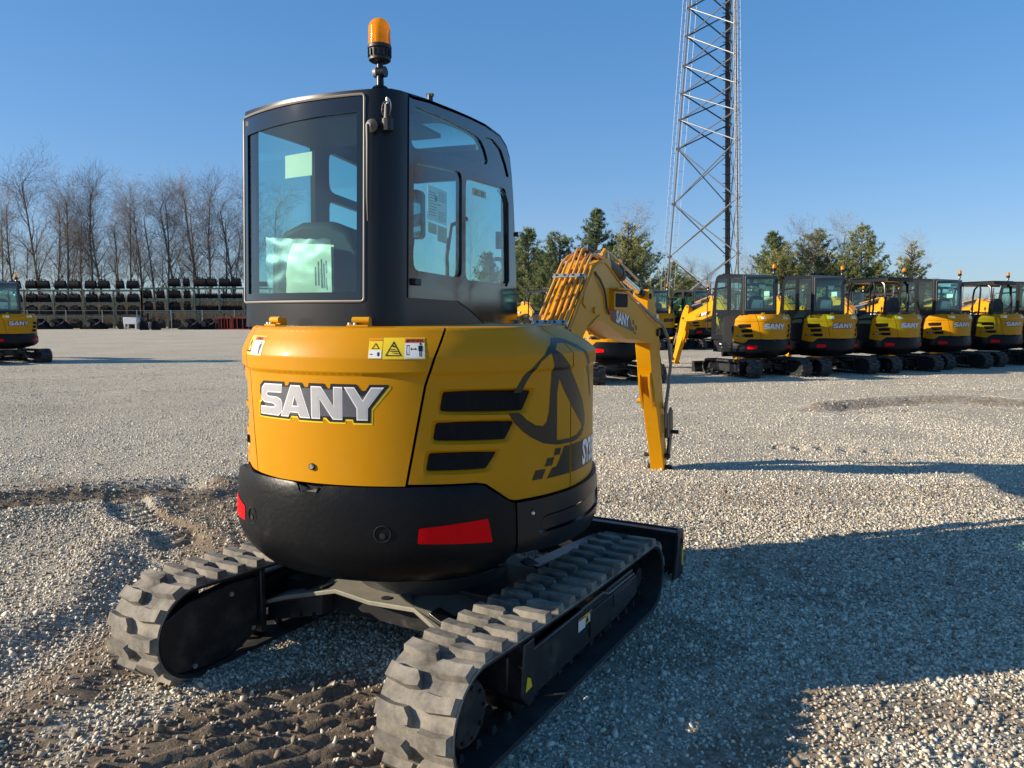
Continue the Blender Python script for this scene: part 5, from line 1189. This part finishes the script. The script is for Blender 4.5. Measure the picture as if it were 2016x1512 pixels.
# loose attachments in front of the racks
def loader_bucket(x,y,rz,label):
    r=empty('digging_bucket',(x,y,0),rz); tag(r,label,'bucket','small buckets standing on the gravel by the fence')
    mb=MB(); mb.prism([(.0,0),(.62,.0),(.70,.06),(.42,.42),(.30,.78),(.12,.80),(.0,.5)],lambda a,b,t:Vector((a,t,b)),-.32,.32); mb.build('bucket_shell',M['bucket'],r,bevel=.02)
    mb=MB()
    for s in (-.1,.1): mb.prism([(.02,.75),(.25,.72),(.28,1.05),(.15,1.15),(.02,1.0)],lambda a,b,t:Vector((a,t,b)),s-.015,s+.015)
    mb.build('bucket_ear',M['attach'],r)
    mb=MB(); mb.box((-.1,0,.35),(.25,.35,.5)); mb.cyl((-.1,-.15,.62),(-.1,.15,.62),.08,n=10); mb.build('steel_plate',M['galv'],r,bevel=.02)
loader_bucket(PX(278,66),66,0.2,'small black bucket with bright steel plate, left of a matching pair on the gravel'); loader_bucket(PX(301,66),66,0.2,'small black bucket with bright steel plate, right of a matching pair on the gravel')
def heap(x,y,label,seed,w):
    rd=random.Random(seed); r=empty('loader_attachment',(x,y,0)); tag(r,label,'attachment','black machine attachments lying by the fence')
    mb=MB(); mb.prism([(-.9*w,.0),(.9*w,.0),(1.0*w,.12),(.5*w,.55),(.1*w,.95),(-.3*w,.9),(-.6*w,.4),(-1.0*w,.1)],lambda a,b,t:Vector((a,t,b)),-.5,.5); mb.build('attachment_body',M['bucket'],r,bevel=.03)
    mb=MB(); mb.tube([(.1*w,-.55,.3),(.6*w,-.58,.55),(.9*w,-.55,.9),(.3*w,-.5,1.1),(-.4*w,-.4,1.15)],.045,6); mb.build('support_arm',M['attach'],r)
    mb=MB(); mb.lathe([(0,-.1),(.22,-.1),(.22,.1),(0,.1)],(-.2*w,-.55,.45),axis='y',n=14); mb.build('drum',M['attach'],r)
heap(PX(378,68),68,'black grapple attachment with curved tines by the fence',1,1.0); heap(PX(408,68),68.5,'black attachment with a round grey drum, leaning by the fence',2,1.0); heap(PX(196,70),69.3,'low black attachment behind the lone excavator',3,1.1); heap(PX(92,70),69,'wide black attachment just right of the lone excavator cab',4,1.2); heap(PX(128,70),69.2,'black attachment with raised arm between two fence posts',5,1.1)
for i,(px,lb) in enumerate(((435,'narrow red steel frame at the left of the red stack'),(452,'red steel frame in the middle of the red stack'),(474,'wide red rimmed black crate beside the foreground machine'))):
    r=empty('steel_frame',(PX(px,68),68,0)); tag(r,lb,'frame','red steel frames by the fence'); wd=.75 if i<2 else 1.5; mb=MB()
    for x in (-wd/2,-wd/6,wd/6,wd/2):
        for y_ in (0,.7): mb=MB(); mb.box((x,y_,.55),(.05,.06,1.1)); mb.build('upright_post',M['redpaint'],r)
    mb=MB()
    for z in (.03,1.08):
        mb.box((0,0,z),(wd+.06,.07,.06)); mb.box((0,.7,z),(wd+.06,.07,.06)); mb.box((-wd/2,.35,z),(.06,.7,.06)); mb.box((wd/2,.35,z),(.06,.7,.06))
    mb.build('rail',M['redpaint'],r); mb=MB(); mb.box((0,.35,.5),(wd-.1,.5,.9)); mb.build('black_load',M['bucket'],r,bevel=.05)
r=empty('storage_bin',(PX(258,69),69,0)); tag(r,'white box-shaped bin standing by the fence near the small buckets','bin'); mb=MB(); mb.box((0,.4,.75),(1.2,.8,.6)); mb.build('bin_body',M['whitepaint'],r,bevel=.03); 
for x_,y_ in ((-.5,.06),(.5,.06),(-.5,.7),(.5,.7)): mb=MB(); mb.box((x_,y_,.22),(.12,.12,.44)); mb.build('bin_leg',M['whitepaint'],r)

mb=MB(); mb.box((-.85,.3,.35),(.45,.5,.7)); mb.build('bin_door',M['bucket'],r)
# far building seen between the cabs
r=empty('storage_building',(PX(1545,85),85,0)); tag(r,'low tan building with a flat roof glimpsed between the excavator cabs','building')
mb=MB(); mb.box((0,3,1.9),(7.0,6,3.8)); mb.build('wall',M['build'],r); mb=MB(); mb.box((0,3,3.95),(7.4,6.4,.25)); mb.build('roof',mat('roof_edge_tan',(.42,.36,.28),.7,noise_amt=.1),r)
for i in range(3): mb=MB(); mb.box((-2.2+2.2*i,-.02,2.2),(1.1,.06,1.1)); w=mb.build('window',M['whitepaint'],r); mb=MB(); mb.box((-2.2+2.2*i,-.06,2.2),(.95,.03,.95)); mb.build('pane',M['gloss'],w)
r=empty('storage_building',(PX(1330,120),120,0)); tag(r,'pale low building far behind the tower foot','building'); mb=MB(); mb.box((2,3,2.6),(16,8,5.2)); mb.build('wall',M['build'],r); mb=MB(); mb.prism([(-4.5,5.2),(4.5,5.2),(0,6.4)],lambda a,b,t:Vector((2+t,3+a,b)),-8.4,8.4); mb.build('roof',mat('grey_metal_roof',(.40,.42,.44),.5,noise_amt=.1),r)

# ------------------------------------------------------------------ ground
def fbm(X,Y,seed,freq,octv=4,gain=.5):
    r_=np.random.default_rng(seed); out=np.zeros_like(X); amp=1.0; tot=0
    for o in range(octv):
        tab=r_.uniform(-1,1,(256,256)); x=X*freq+r_.uniform(0,99); y=Y*freq+r_.uniform(0,99); xi=np.floor(x).astype(int); yi=np.floor(y).astype(int); fx=x-xi; fy=y-yi; fx=fx*fx*(3-2*fx); fy=fy*fy*(3-2*fy)
        g=lambda a,b:tab[(xi+a)%256,(yi+b)%256]
        out+=amp*((g(0,0)*(1-fx)+g(1,0)*fx)*(1-fy)+(g(0,1)*(1-fx)+g(1,1)*fx)*fy); tot+=amp; amp*=gain; freq*=2.03
    return out/tot
def sst(a,b,x): t=np.clip((x-a)/(b-a),0,1); return t*t*(3-2*t)
def seg_dist(X,Y,P):
    D=np.full(X.shape,1e9); S=np.zeros(X.shape); acc=0
    for (x0,y0),(x1,y1) in zip(P,P[1:]):
        dx,dy=x1-x0,y1-y0; L=math.hypot(dx,dy); t=np.clip(((X-x0)*dx+(Y-y0)*dy)/(L*L),0,1); d=np.hypot(X-x0-t*dx,Y-y0-t*dy); m_=d<D; D=np.where(m_,d,D); S=np.where(m_,acc+t*L,S); acc+=L
    return D,S
ANG=R(90-HL)   # machine axis direction
def dirt_mask(X,Y):
    w=.14*fbm(X,Y,3,1.3,4)
    D,S=seg_dist(X+w,Y+w,[(-.2,1.6),(-.55,2.35),(-.75,2.75),(-.95,2.6)]); a=1-sst(.28,.62,D)
    # churned strip behind the machine
    D,S=seg_dist(X+w,Y+w,[(-1.3,2.55),(-.35,2.95),(-.1,3.0)]); a=np.maximum(a,1-sst(.12,.30,D))
    D,S=seg_dist(X+w,Y+w,[(-2.6,2.2),(-1.9,3.0),(-1.75,4.3),(-2.1,5.4),(-2.6,6.4),(-2.2,7.4)]); a=np.maximum(a,(1-sst(.12,.42,D))*.85)
    D,S=seg_dist(X+w,Y+w,[(-6.5,6.0),(-4.2,6.1),(-3.0,6.5),(-1.7,6.0),(-1.1,5.9)]); a=np.maximum(a,(1-sst(.12,.38,D))*.9)
    D,S=seg_dist(X+w,Y+w,[(-2.4,2.3),(-2.2,2.75),(-1.6,2.3)]); a=np.maximum(a,(1-sst(.1,.45,D))*.6)
    n=fbm(X,Y,9,.9,5); a=np.maximum(a,sst(.26,.5,n)*.42*(1-sst(6,14,Y)))
    n=fbm(X,Y*2.2,19,.16,5); a=np.maximum(a,sst(.2,.46,n)*.34)
    D,S=seg_dist(X+w*3,Y+w*3,[(4.6,11.9),(6.2,12.9),(7.6,13.2),(8.8,12.6)]); a=np.maximum(a,(1-sst(.1,.5,D))*.5)
    D,S=seg_dist(X+w*2,Y+w*2,[(.6,2.3),(1.3,2.9),(2.2,2.8)]); a=np.maximum(a,(1-sst(.1,.5,D))*.45)
    return np.clip(a,0,1)
def height(X,Y,M_=None):
    near=1-sst(12,40,np.hypot(X,Y))
    h=.012*fbm(X,Y,31,.8,3)*(.4+.6*near)+.010*fbm(X,Y,33,3.5,3)*near
    dm=dirt_mask(X,Y) if M_ is None else M_
    h-=.012*dm*near; h+=dm*near*.030*fbm(X,Y,41,7,5,.6)
    # lug prints: oblique ridges in the soft dirt between and behind the tracks
    U=(X*math.cos(R(38))+Y*math.sin(R(38))); Vv=(-X*math.sin(R(38))+Y*math.cos(R(38)))
    D,S=seg_dist(X,Y,[(-.25,1.5),(-.55,2.3),(-.80,2.75)]); k=(1-sst(.34,.50,D))
    D2,S2=seg_dist(X,Y,[(-1.4,2.1),(-.95,2.55),(-.5,2.85)]); k=np.maximum(k,(1-sst(.20,.34,D2))*.8)
    h+=k*.022*(np.clip(np.sin(2*PI*Vv/.105+1.2*fbm(X,Y,51,1.5,2)),-.35,1))
    # cleat print by the left
    P=[(-3.25,6.25),(-2.95,5.85),(-2.55,5.45),(-2.25,5.10)]; D,S=seg_dist(X,Y,P); k=(1-sst(.13,.17,D)); h-=k*(.018+.022*(np.sin(2*PI*S/.11)>0.1))
    h+=(1-sst(.17,.34,D))*(1-k)*.02
    # ruts on the left
    for P,dp in (([(-7,5.6),(-4.6,5.75),(-3.4,6.35),(-2.9,6.6)],.085),([(-2.7,2.0),(-2.25,2.9),(-2.0,4.0),(-2.3,5.0)],.05),([(-6,8.2),(-4.2,8.6),(-2.5,8.2)],.02)):
        D,S=seg_dist(X,Y,P); h+=-dp*np.exp(-(D/.22)**2)+dp*.7*np.exp(-((D-.38)/.16)**2)
    # prints on the right and far ruts
    for P in ([(3.0,8.75),(4.5,8.35),(5.6,8.15)],[(5.2,12.1),(6.3,12.9),(7.4,13.25),(9.0,12.6)],[(5.0,11.6),(6.6,12.2),(8.4,12.0)]):
        D,S=seg_dist(X,Y,P); k=np.exp(-(D/.10)**2); h-=k*.075*(.5+.5*np.sin(2*PI*S/.24))**2
    D,S=seg_dist(X,Y,[(4.9,12.3),(6.2,13.2),(7.6,13.5),(8.8,12.9)]); h+=.10*np.exp(-(D/.22)**2)*(1+.5*fbm(X,Y,61,3,3))
    for P in ([(-14,20.3),(-9,20.6),(-5,20.4)],[(-13,17.6),(-8,18.4),(-4,18.1)],[(-16,29),(-9,30),(-4,31)],[(-11,14),(-6,15),(-3,14.6)]):
        D,S=seg_dist(X,Y+.25*fbm(X,Y,71,.8,3),P); h-=np.exp(-(D/.16)**2)*.05; h+=np.exp(-((D-.3)/.15)**2)*.03*(.6+.8*fbm(X,Y,73,2.5,3))
    return h
def axis_coords(a,b,step,lo,hi,g=1.07):
    c=list(np.arange(a,b,step)); s=step; x=c[-1]
    while x<hi: s*=g; x+=s; c.append(x)
    s=step; x=c[0]; L=[]
    while x>lo: s*=g; x-=s; L.append(x)
    return np.array(L[::-1]+c)
xs=axis_coords(-4.5,3.2,.022,-2500,2500,1.045); ys=axis_coords(2.0,7.5,.022,-600,4000,1.035)
X,Y=np.meshgrid(xs,ys,indexing='ij'); DM=dirt_mask(X,Y); Z=height(X,Y,DM)
nx,ny=X.shape; me=bpy.data.meshes.new('gravel_ground'); me.vertices.add(nx*ny); me.vertices.foreach_set('co',np.stack([X.ravel(),Y.ravel(),Z.ravel()],1).ravel().astype(np.float32))
i=np.arange(nx-1)[:,None]*ny+np.arange(ny-1)[None,:]; i=i.ravel(); Q=np.stack([i,i+ny,i+ny+1,i+1],1); nf=len(Q)
me.loops.add(nf*4); me.loops.foreach_set('vertex_index',Q.ravel().astype(np.int32)); me.polygons.add(nf); me.polygons.foreach_set('loop_start',np.arange(0,nf*4,4,dtype=np.int32)); me.polygons.foreach_set('loop_total',np.full(nf,4,np.int32)); me.polygons.foreach_set('use_smooth',np.ones(nf,bool)); me.update(calc_edges=True)
at=me.attributes.new('dirt','FLOAT','POINT'); at.data.foreach_set('value',DM.ravel().astype(np.float32))
def groundmat():
    m=bpy.data.materials.new('gravel_and_dirt'); m.use_nodes=True; nt=m.node_tree; N=nt.nodes; L=nt.links; b=N['Principled BSDF']; b.inputs['Roughness'].default_value=.92; b.inputs['Specular IOR Level'].default_value=.25
    geo=N.new('ShaderNodeNewGeometry')
    def vor(scale,rand=1.0,feat='F1'):
        v=N.new('ShaderNodeTexVoronoi'); v.inputs['Scale'].default_value=scale; v.inputs['Randomness'].default_value=rand; v.feature=feat; L.new(geo.outputs['Position'],v.inputs['Vector']); return v
    def nz(scale,det=6,ro=.6,vec=None):
        v=N.new('ShaderNodeTexNoise'); v.inputs['Scale'].default_value=scale; v.inputs['Detail'].default_value=det; v.inputs['Roughness'].default_value=ro; L.new(vec or geo.outputs['Position'],v.inputs['Vector']); return v
    v1=vor(75); v2=vor(40)
    def ramp(src,stops):
        c=N.new('ShaderNodeValToRGB'); e=c.color_ramp.elements; e[0].position,e[0].color=stops[0][0],(*stops[0][1],1); e[1].position,e[1].color=stops[-1][0],(*stops[-1][1],1)
        for p,q in stops[1:-1]: k=c.color_ramp.elements.new(p); k.color=(*q,1)
        L.new(src,c.inputs[0]); return c
    sep=N.new('ShaderNodeSeparateColor'); L.new(v1.outputs['Color'],sep.inputs[0])
    g1=ramp(sep.outputs[0],[(0,(.27,.225,.165)),(.3,(.40,.35,.27)),(.65,(.53,.47,.37)),(1,(.74,.67,.53))])
    sep2=N.new('ShaderNodeSeparateColor'); L.new(v2.outputs['Color'],sep2.inputs[0]); g2=ramp(sep2.outputs[1],[(0,(.31,.265,.205)),(.5,(.48,.425,.335)),(1,(.70,.63,.50))])
    mg=N.new('ShaderNodeMix'); mg.data_type='RGBA'; mg.inputs[0].default_value=.4; L.new(g1.outputs[0],mg.inputs[6]); L.new(g2.outputs[0],mg.inputs[7])
    # dark gaps between stones
    gap=N.new('ShaderNodeMapRange'); gap.inputs['From Min'].default_value=.0; gap.inputs['From Max'].default_value=.022; 
    dd=ramp(nz(60,5,.7).outputs['Fac'],[(.3,(.16,.12,.082)),(.5,(.25,.19,.132)),(.72,(.38,.30,.215))])
    big=nz(.35,7,.65); at=N.new('ShaderNodeAttribute'); at.attribute_name='dirt'
    br=nz(14,5,.7)
    ad=N.new('ShaderNodeMath'); ad.operation='ADD'; L.new(at.outputs['Fac'],ad.inputs[0]); sb=N.new('ShaderNodeMath'); sb.operation='MULTIPLY_ADD'; sb.inputs[1].default_value=.9; sb.inputs[2].default_value=-.45; L.new(br.outputs['Fac'],sb.inputs[0]); L.new(sb.outputs[0],ad.inputs[1])
    mr=N.new('ShaderNodeMapRange'); mr.inputs['From Min'].default_value=.30; mr.inputs['From Max'].default_value=.55; L.new(ad.outputs[0],mr.inputs['Value'])
    # large tonal variation
    tv=N.new('ShaderNodeMapRange'); tv.inputs['From Min'].default_value=.3; tv.inputs['From Max'].default_value=.7; tv.inputs['To Min'].default_value=.86; tv.inputs['To Max'].default_value=1.12; L.new(big.outputs['Fac'],tv.inputs['Value'])
    sc=N.new('ShaderNodeVectorMath'); sc.operation='SCALE'; L.new(mg.outputs[2],sc.inputs[0]); L.new(tv.outputs[0],sc.inputs['Scale'])
    mx=N.new('ShaderNodeMix'); mx.data_type='RGBA'; L.new(mr.outputs[0],mx.inputs[0]); L.new(sc.outputs[0],mx.inputs[6]); L.new(dd.outputs[0],mx.inputs[7])
    # beyond the yard: dry field
    sx=N.new('ShaderNodeSeparateXYZ'); L.new(geo.outputs['Position'],sx.inputs[0])
    fr=N.new('ShaderNodeMapRange'); fr.inputs['From Min'].default_value=76; fr.inputs['From Max'].default_value=79; L.new(sx.outputs['Y'],fr.inputs['Value'])
    fc=ramp(nz(.8,6,.7).outputs['Fac'],[(.3,(.13,.10,.05)),(.7,(.24,.19,.10))])
    mf=N.new('ShaderNodeMix'); mf.data_type='RGBA'; L.new(fr.outputs[0],mf.inputs[0]); L.new(mx.outputs[2],mf.inputs[6]); L.new(fc.outputs[0],mf.inputs[7]); L.new(mf.outputs[2],b.inputs['Base Color'])
    # relief
    h1=N.new('ShaderNodeMath'); h1.operation='MULTIPLY_ADD'; h1.inputs[1].default_value=-1.0; L.new(v1.outputs['Distance'],h1.inputs[0]); 
    h2=N.new('ShaderNodeMath'); h2.operation='MULTIPLY_ADD'; h2.inputs[1].default_value=-1.2; L.new(v2.outputs['Distance'],h2.inputs[0]); h2.inputs[2].default_value=1; L.new(h2.outputs[0],h1.inputs[2])
    n5=nz(90,6,.7); h3=N.new('ShaderNodeMix'); h3.data_type='FLOAT'; L.new(mr.outputs[0],h3.inputs[0]); L.new(h1.outputs[0],h3.inputs[2]); L.new(n5.outputs['Fac'],h3.inputs[3])
    bp=N.new('ShaderNodeBump'); bp.inputs['Strength'].default_value=.9; bp.inputs['Distance'].default_value=.014; L.new(h3.outputs[0],bp.inputs['Height'])
    n8=nz(5,8,.75); b2=N.new('ShaderNodeBump'); b2.inputs['Strength'].default_value=.8; b2.inputs['Distance'].default_value=.07; L.new(n8.outputs['Fac'],b2.inputs['Height']); L.new(bp.outputs[0],b2.inputs['Normal']); L.new(b2.outputs[0],b.inputs['Normal'])
    return m
me.materials.append(groundmat()); go=bpy.data.objects.new('gravel_ground',me); COL.objects.link(go); tag(go,'grey gravel yard with brown dirt patches and track prints',kind='structure')

# loose stones: crushed gravel, uncountable
def stones(name,n_per,x_of,label,mt,smin,smax,seed,yr,power=1.0,avoid_dirt=.85):
    r_=np.random.default_rng(seed); y0,y1=yr; n=n_per
    Yp=(y0**power+(y1**power-y0**power)*r_.uniform(0,1,n))**(1/power); hw=.70*Yp+.3; Xp=r_.uniform(-1,1,n)*hw
    dm=dirt_mask(Xp,Yp); pn=fbm(Xp,Yp,77,.9,4); keep=(r_.uniform(0,1,n)>dm*avoid_dirt)&(r_.uniform(0,1,n)<.80+1.0*pn+(.5 if avoid_dirt<=0 else 0)); Xp,Yp,dm=Xp[keep],Yp[keep],dm[keep]; n=len(Xp)
    Zp=height(Xp,Yp,dm); S=np.exp(r_.uniform(math.log(smin),math.log(smax),n)); S*=np.where(r_.uniform(0,1,n)<.05,1.7,1)
    base=np.array([(-1,-1,-1),(1,-1,-1),(1,1,-1),(-1,1,-1),(-1,-1,1),(1,-1,1),(1,1,1),(-1,1,1)],float)*.5
    V=base[None]*np.ones((n,1,1)); V=V+r_.uniform(-.26,.26,(n,8,3)); V*=(S[:,None,None]*np.stack([np.ones(n),r_.uniform(.6,1,n),r_.uniform(.45,.8,n)],1)[:,None,:])
    top=V[:,4:,:2]; V[:,4:,:2]=top*.72
    a=r_.uniform(0,2*PI,n); tx=r_.normal(0,.35,n); ty=r_.normal(0,.35,n)
    ca,sa=np.cos(a)[:,None],np.sin(a)[:,None]; x=V[...,0]*ca-V[...,1]*sa; y=V[...,0]*sa+V[...,1]*ca; z=V[...,2]
    z2=z+x*tx[:,None]+y*ty[:,None]; P=np.stack([x+Xp[:,None],y+Yp[:,None],z2+(Zp+S*.16)[:,None]],-1)
    F=np.array([(0,3,2,1),(4,5,6,7),(0,1,5,4),(1,2,6,5),(2,3,7,6),(3,0,4,7)]); Fa=(F[None]+8*np.arange(n)[:,None,None]).reshape(-1,4)
    # triangulate for crisp facets
    Fa=np.concatenate([Fa[:,[0,1,2]],Fa[:,[0,2,3]]]); nf=len(Fa)
    me=bpy.data.meshes.new(name); me.vertices.add(n*8); me.vertices.foreach_set('co',P.ravel().astype(np.float32)); me.loops.add(nf*3); me.loops.foreach_set('vertex_index',Fa.ravel().astype(np.int32)); me.polygons.add(nf); me.polygons.foreach_set('loop_start',np.arange(0,nf*3,3,dtype=np.int32)); me.polygons.foreach_set('loop_total',np.full(nf,3,np.int32)); me.update(calc_edges=True)
    t=np.repeat(np.clip(r_.normal(.5,.22,n)+.22*fbm(Xp,Yp,78,.45,4)-.25*(dm>.4)*r_.uniform(0,1,n),0,1),8); at=me.attributes.new('tone','FLOAT','POINT'); at.data.foreach_set('value',t.astype(np.float32))
    me.materials.append(mt); o=bpy.data.objects.new(name,me); COL.objects.link(o); tag(o,label,'gravel',kind='stuff')
def stonemat():
    m=bpy.data.materials.new('crushed_stone'); m.use_nodes=True; nt=m.node_tree; N=nt.nodes; L=nt.links; b=N['Principled BSDF']; b.inputs['Roughness'].default_value=.85; b.inputs['Specular IOR Level'].default_value=.3
    at=N.new('ShaderNodeAttribute'); at.attribute_name='tone'; c=N.new('ShaderNodeValToRGB'); e=c.color_ramp.elements; e[0].position=0; e[0].color=(.25,.20,.14,1); e[1].position=1; e[1].color=(.82,.75,.60,1)
    q=c.color_ramp.elements.new(.35); q.color=(.47,.415,.32,1); q=c.color_ramp.elements.new(.6); q.color=(.62,.555,.44,1); L.new(at.outputs['Fac'],c.inputs[0]); L.new(c.outputs[0],b.inputs['Base Color']); return m
SM=stonemat()
stones('gravel_stones',130000,None,'loose pale crushed stone on the near gravel',SM,.0055,.018,1,(2.15,6.0),2.0,.86)
stones('gravel_stones',230000,None,'loose pale crushed stone on the middle gravel',SM,.007,.017,2,(5.4,26.0),.35,.75)
stones('dirt_clods',24000,None,'small brown clods and stones on the bare dirt',mat('clod_brown',(.25,.19,.13),.95,noise_amt=.35,nscale=25),.004,.020,3,(2.15,6.8),2.0,-.0)

# ------------------------------------------------------------------ world, sun, camera
w=bpy.data.worlds.new('World'); scene.world=w; w.use_nodes=True; nt=w.node_tree; bg=nt.nodes['Background']
sky=nt.nodes.new('ShaderNodeTexSky'); sky.sky_type='NISHITA'; sky.sun_disc=False
EL=20.5; AZ=188
sd=Vector((math.cos(R(AZ))*math.cos(R(EL)),math.sin(R(AZ))*math.cos(R(EL)),math.sin(R(EL))))
sky.sun_elevation=R(EL); sky.sun_rotation=math.atan2(sd.x,sd.y); sky.air_density=1.0; sky.dust_density=.4; sky.ozone_density=2.5; sky.altitude=200
hs=nt.nodes.new('ShaderNodeHueSaturation'); hs.inputs['Saturation'].default_value=1.35; nt.links.new(sky.outputs[0],hs.inputs['Color'])
s1=nt.nodes.new('ShaderNodeVectorMath'); s1.operation='SCALE'; s1.inputs['Scale'].default_value=.11; nt.links.new(hs.outputs[0],s1.inputs[0])
gm=nt.nodes.new('ShaderNodeGamma'); gm.inputs['Gamma'].default_value=.55; nt.links.new(s1.outputs[0],gm.inputs['Color'])
s2=nt.nodes.new('ShaderNodeVectorMath'); s2.operation='MULTIPLY'; s2.inputs[1].default_value=(3.55,4.5,6.15); nt.links.new(gm.outputs[0],s2.inputs[0]); nt.links.new(s2.outputs[0],bg.inputs[0]); bg.inputs[1].default_value=.097
sun=bpy.data.lights.new('sun','SUN'); sun.energy=4.6; sun.angle=R(.53); sun.color=(1,.87,.68); so=bpy.data.objects.new('sun',sun); COL.objects.link(so); so.rotation_euler=(-sd).to_track_quat('-Z','Y').to_euler(); so.location=(-20,-5,15)
cam=bpy.data.cameras.new('camera'); co=bpy.data.objects.new('camera',cam); COL.objects.link(co); cam.sensor_fit='HORIZONTAL'; cam.sensor_width=36; cam.lens=36*1514/2016; cam.clip_end=6000; cam.clip_start=.05
co.location=(0,0,1.55); co.rotation_euler=(R(90-5.36),0,0); scene.camera=co
scene.view_settings.view_transform='Standard'; scene.view_settings.look='None'; scene.view_settings.exposure=0.84; scene.view_settings.gamma=1
scene.cycles.max_bounces=8; scene.cycles.transparent_max_bounces=16; scene.cycles.diffuse_bounces=3; scene.cycles.glossy_bounces=4
bpy.data.orphans_purge() if hasattr(bpy.data,'orphans_purge') else None
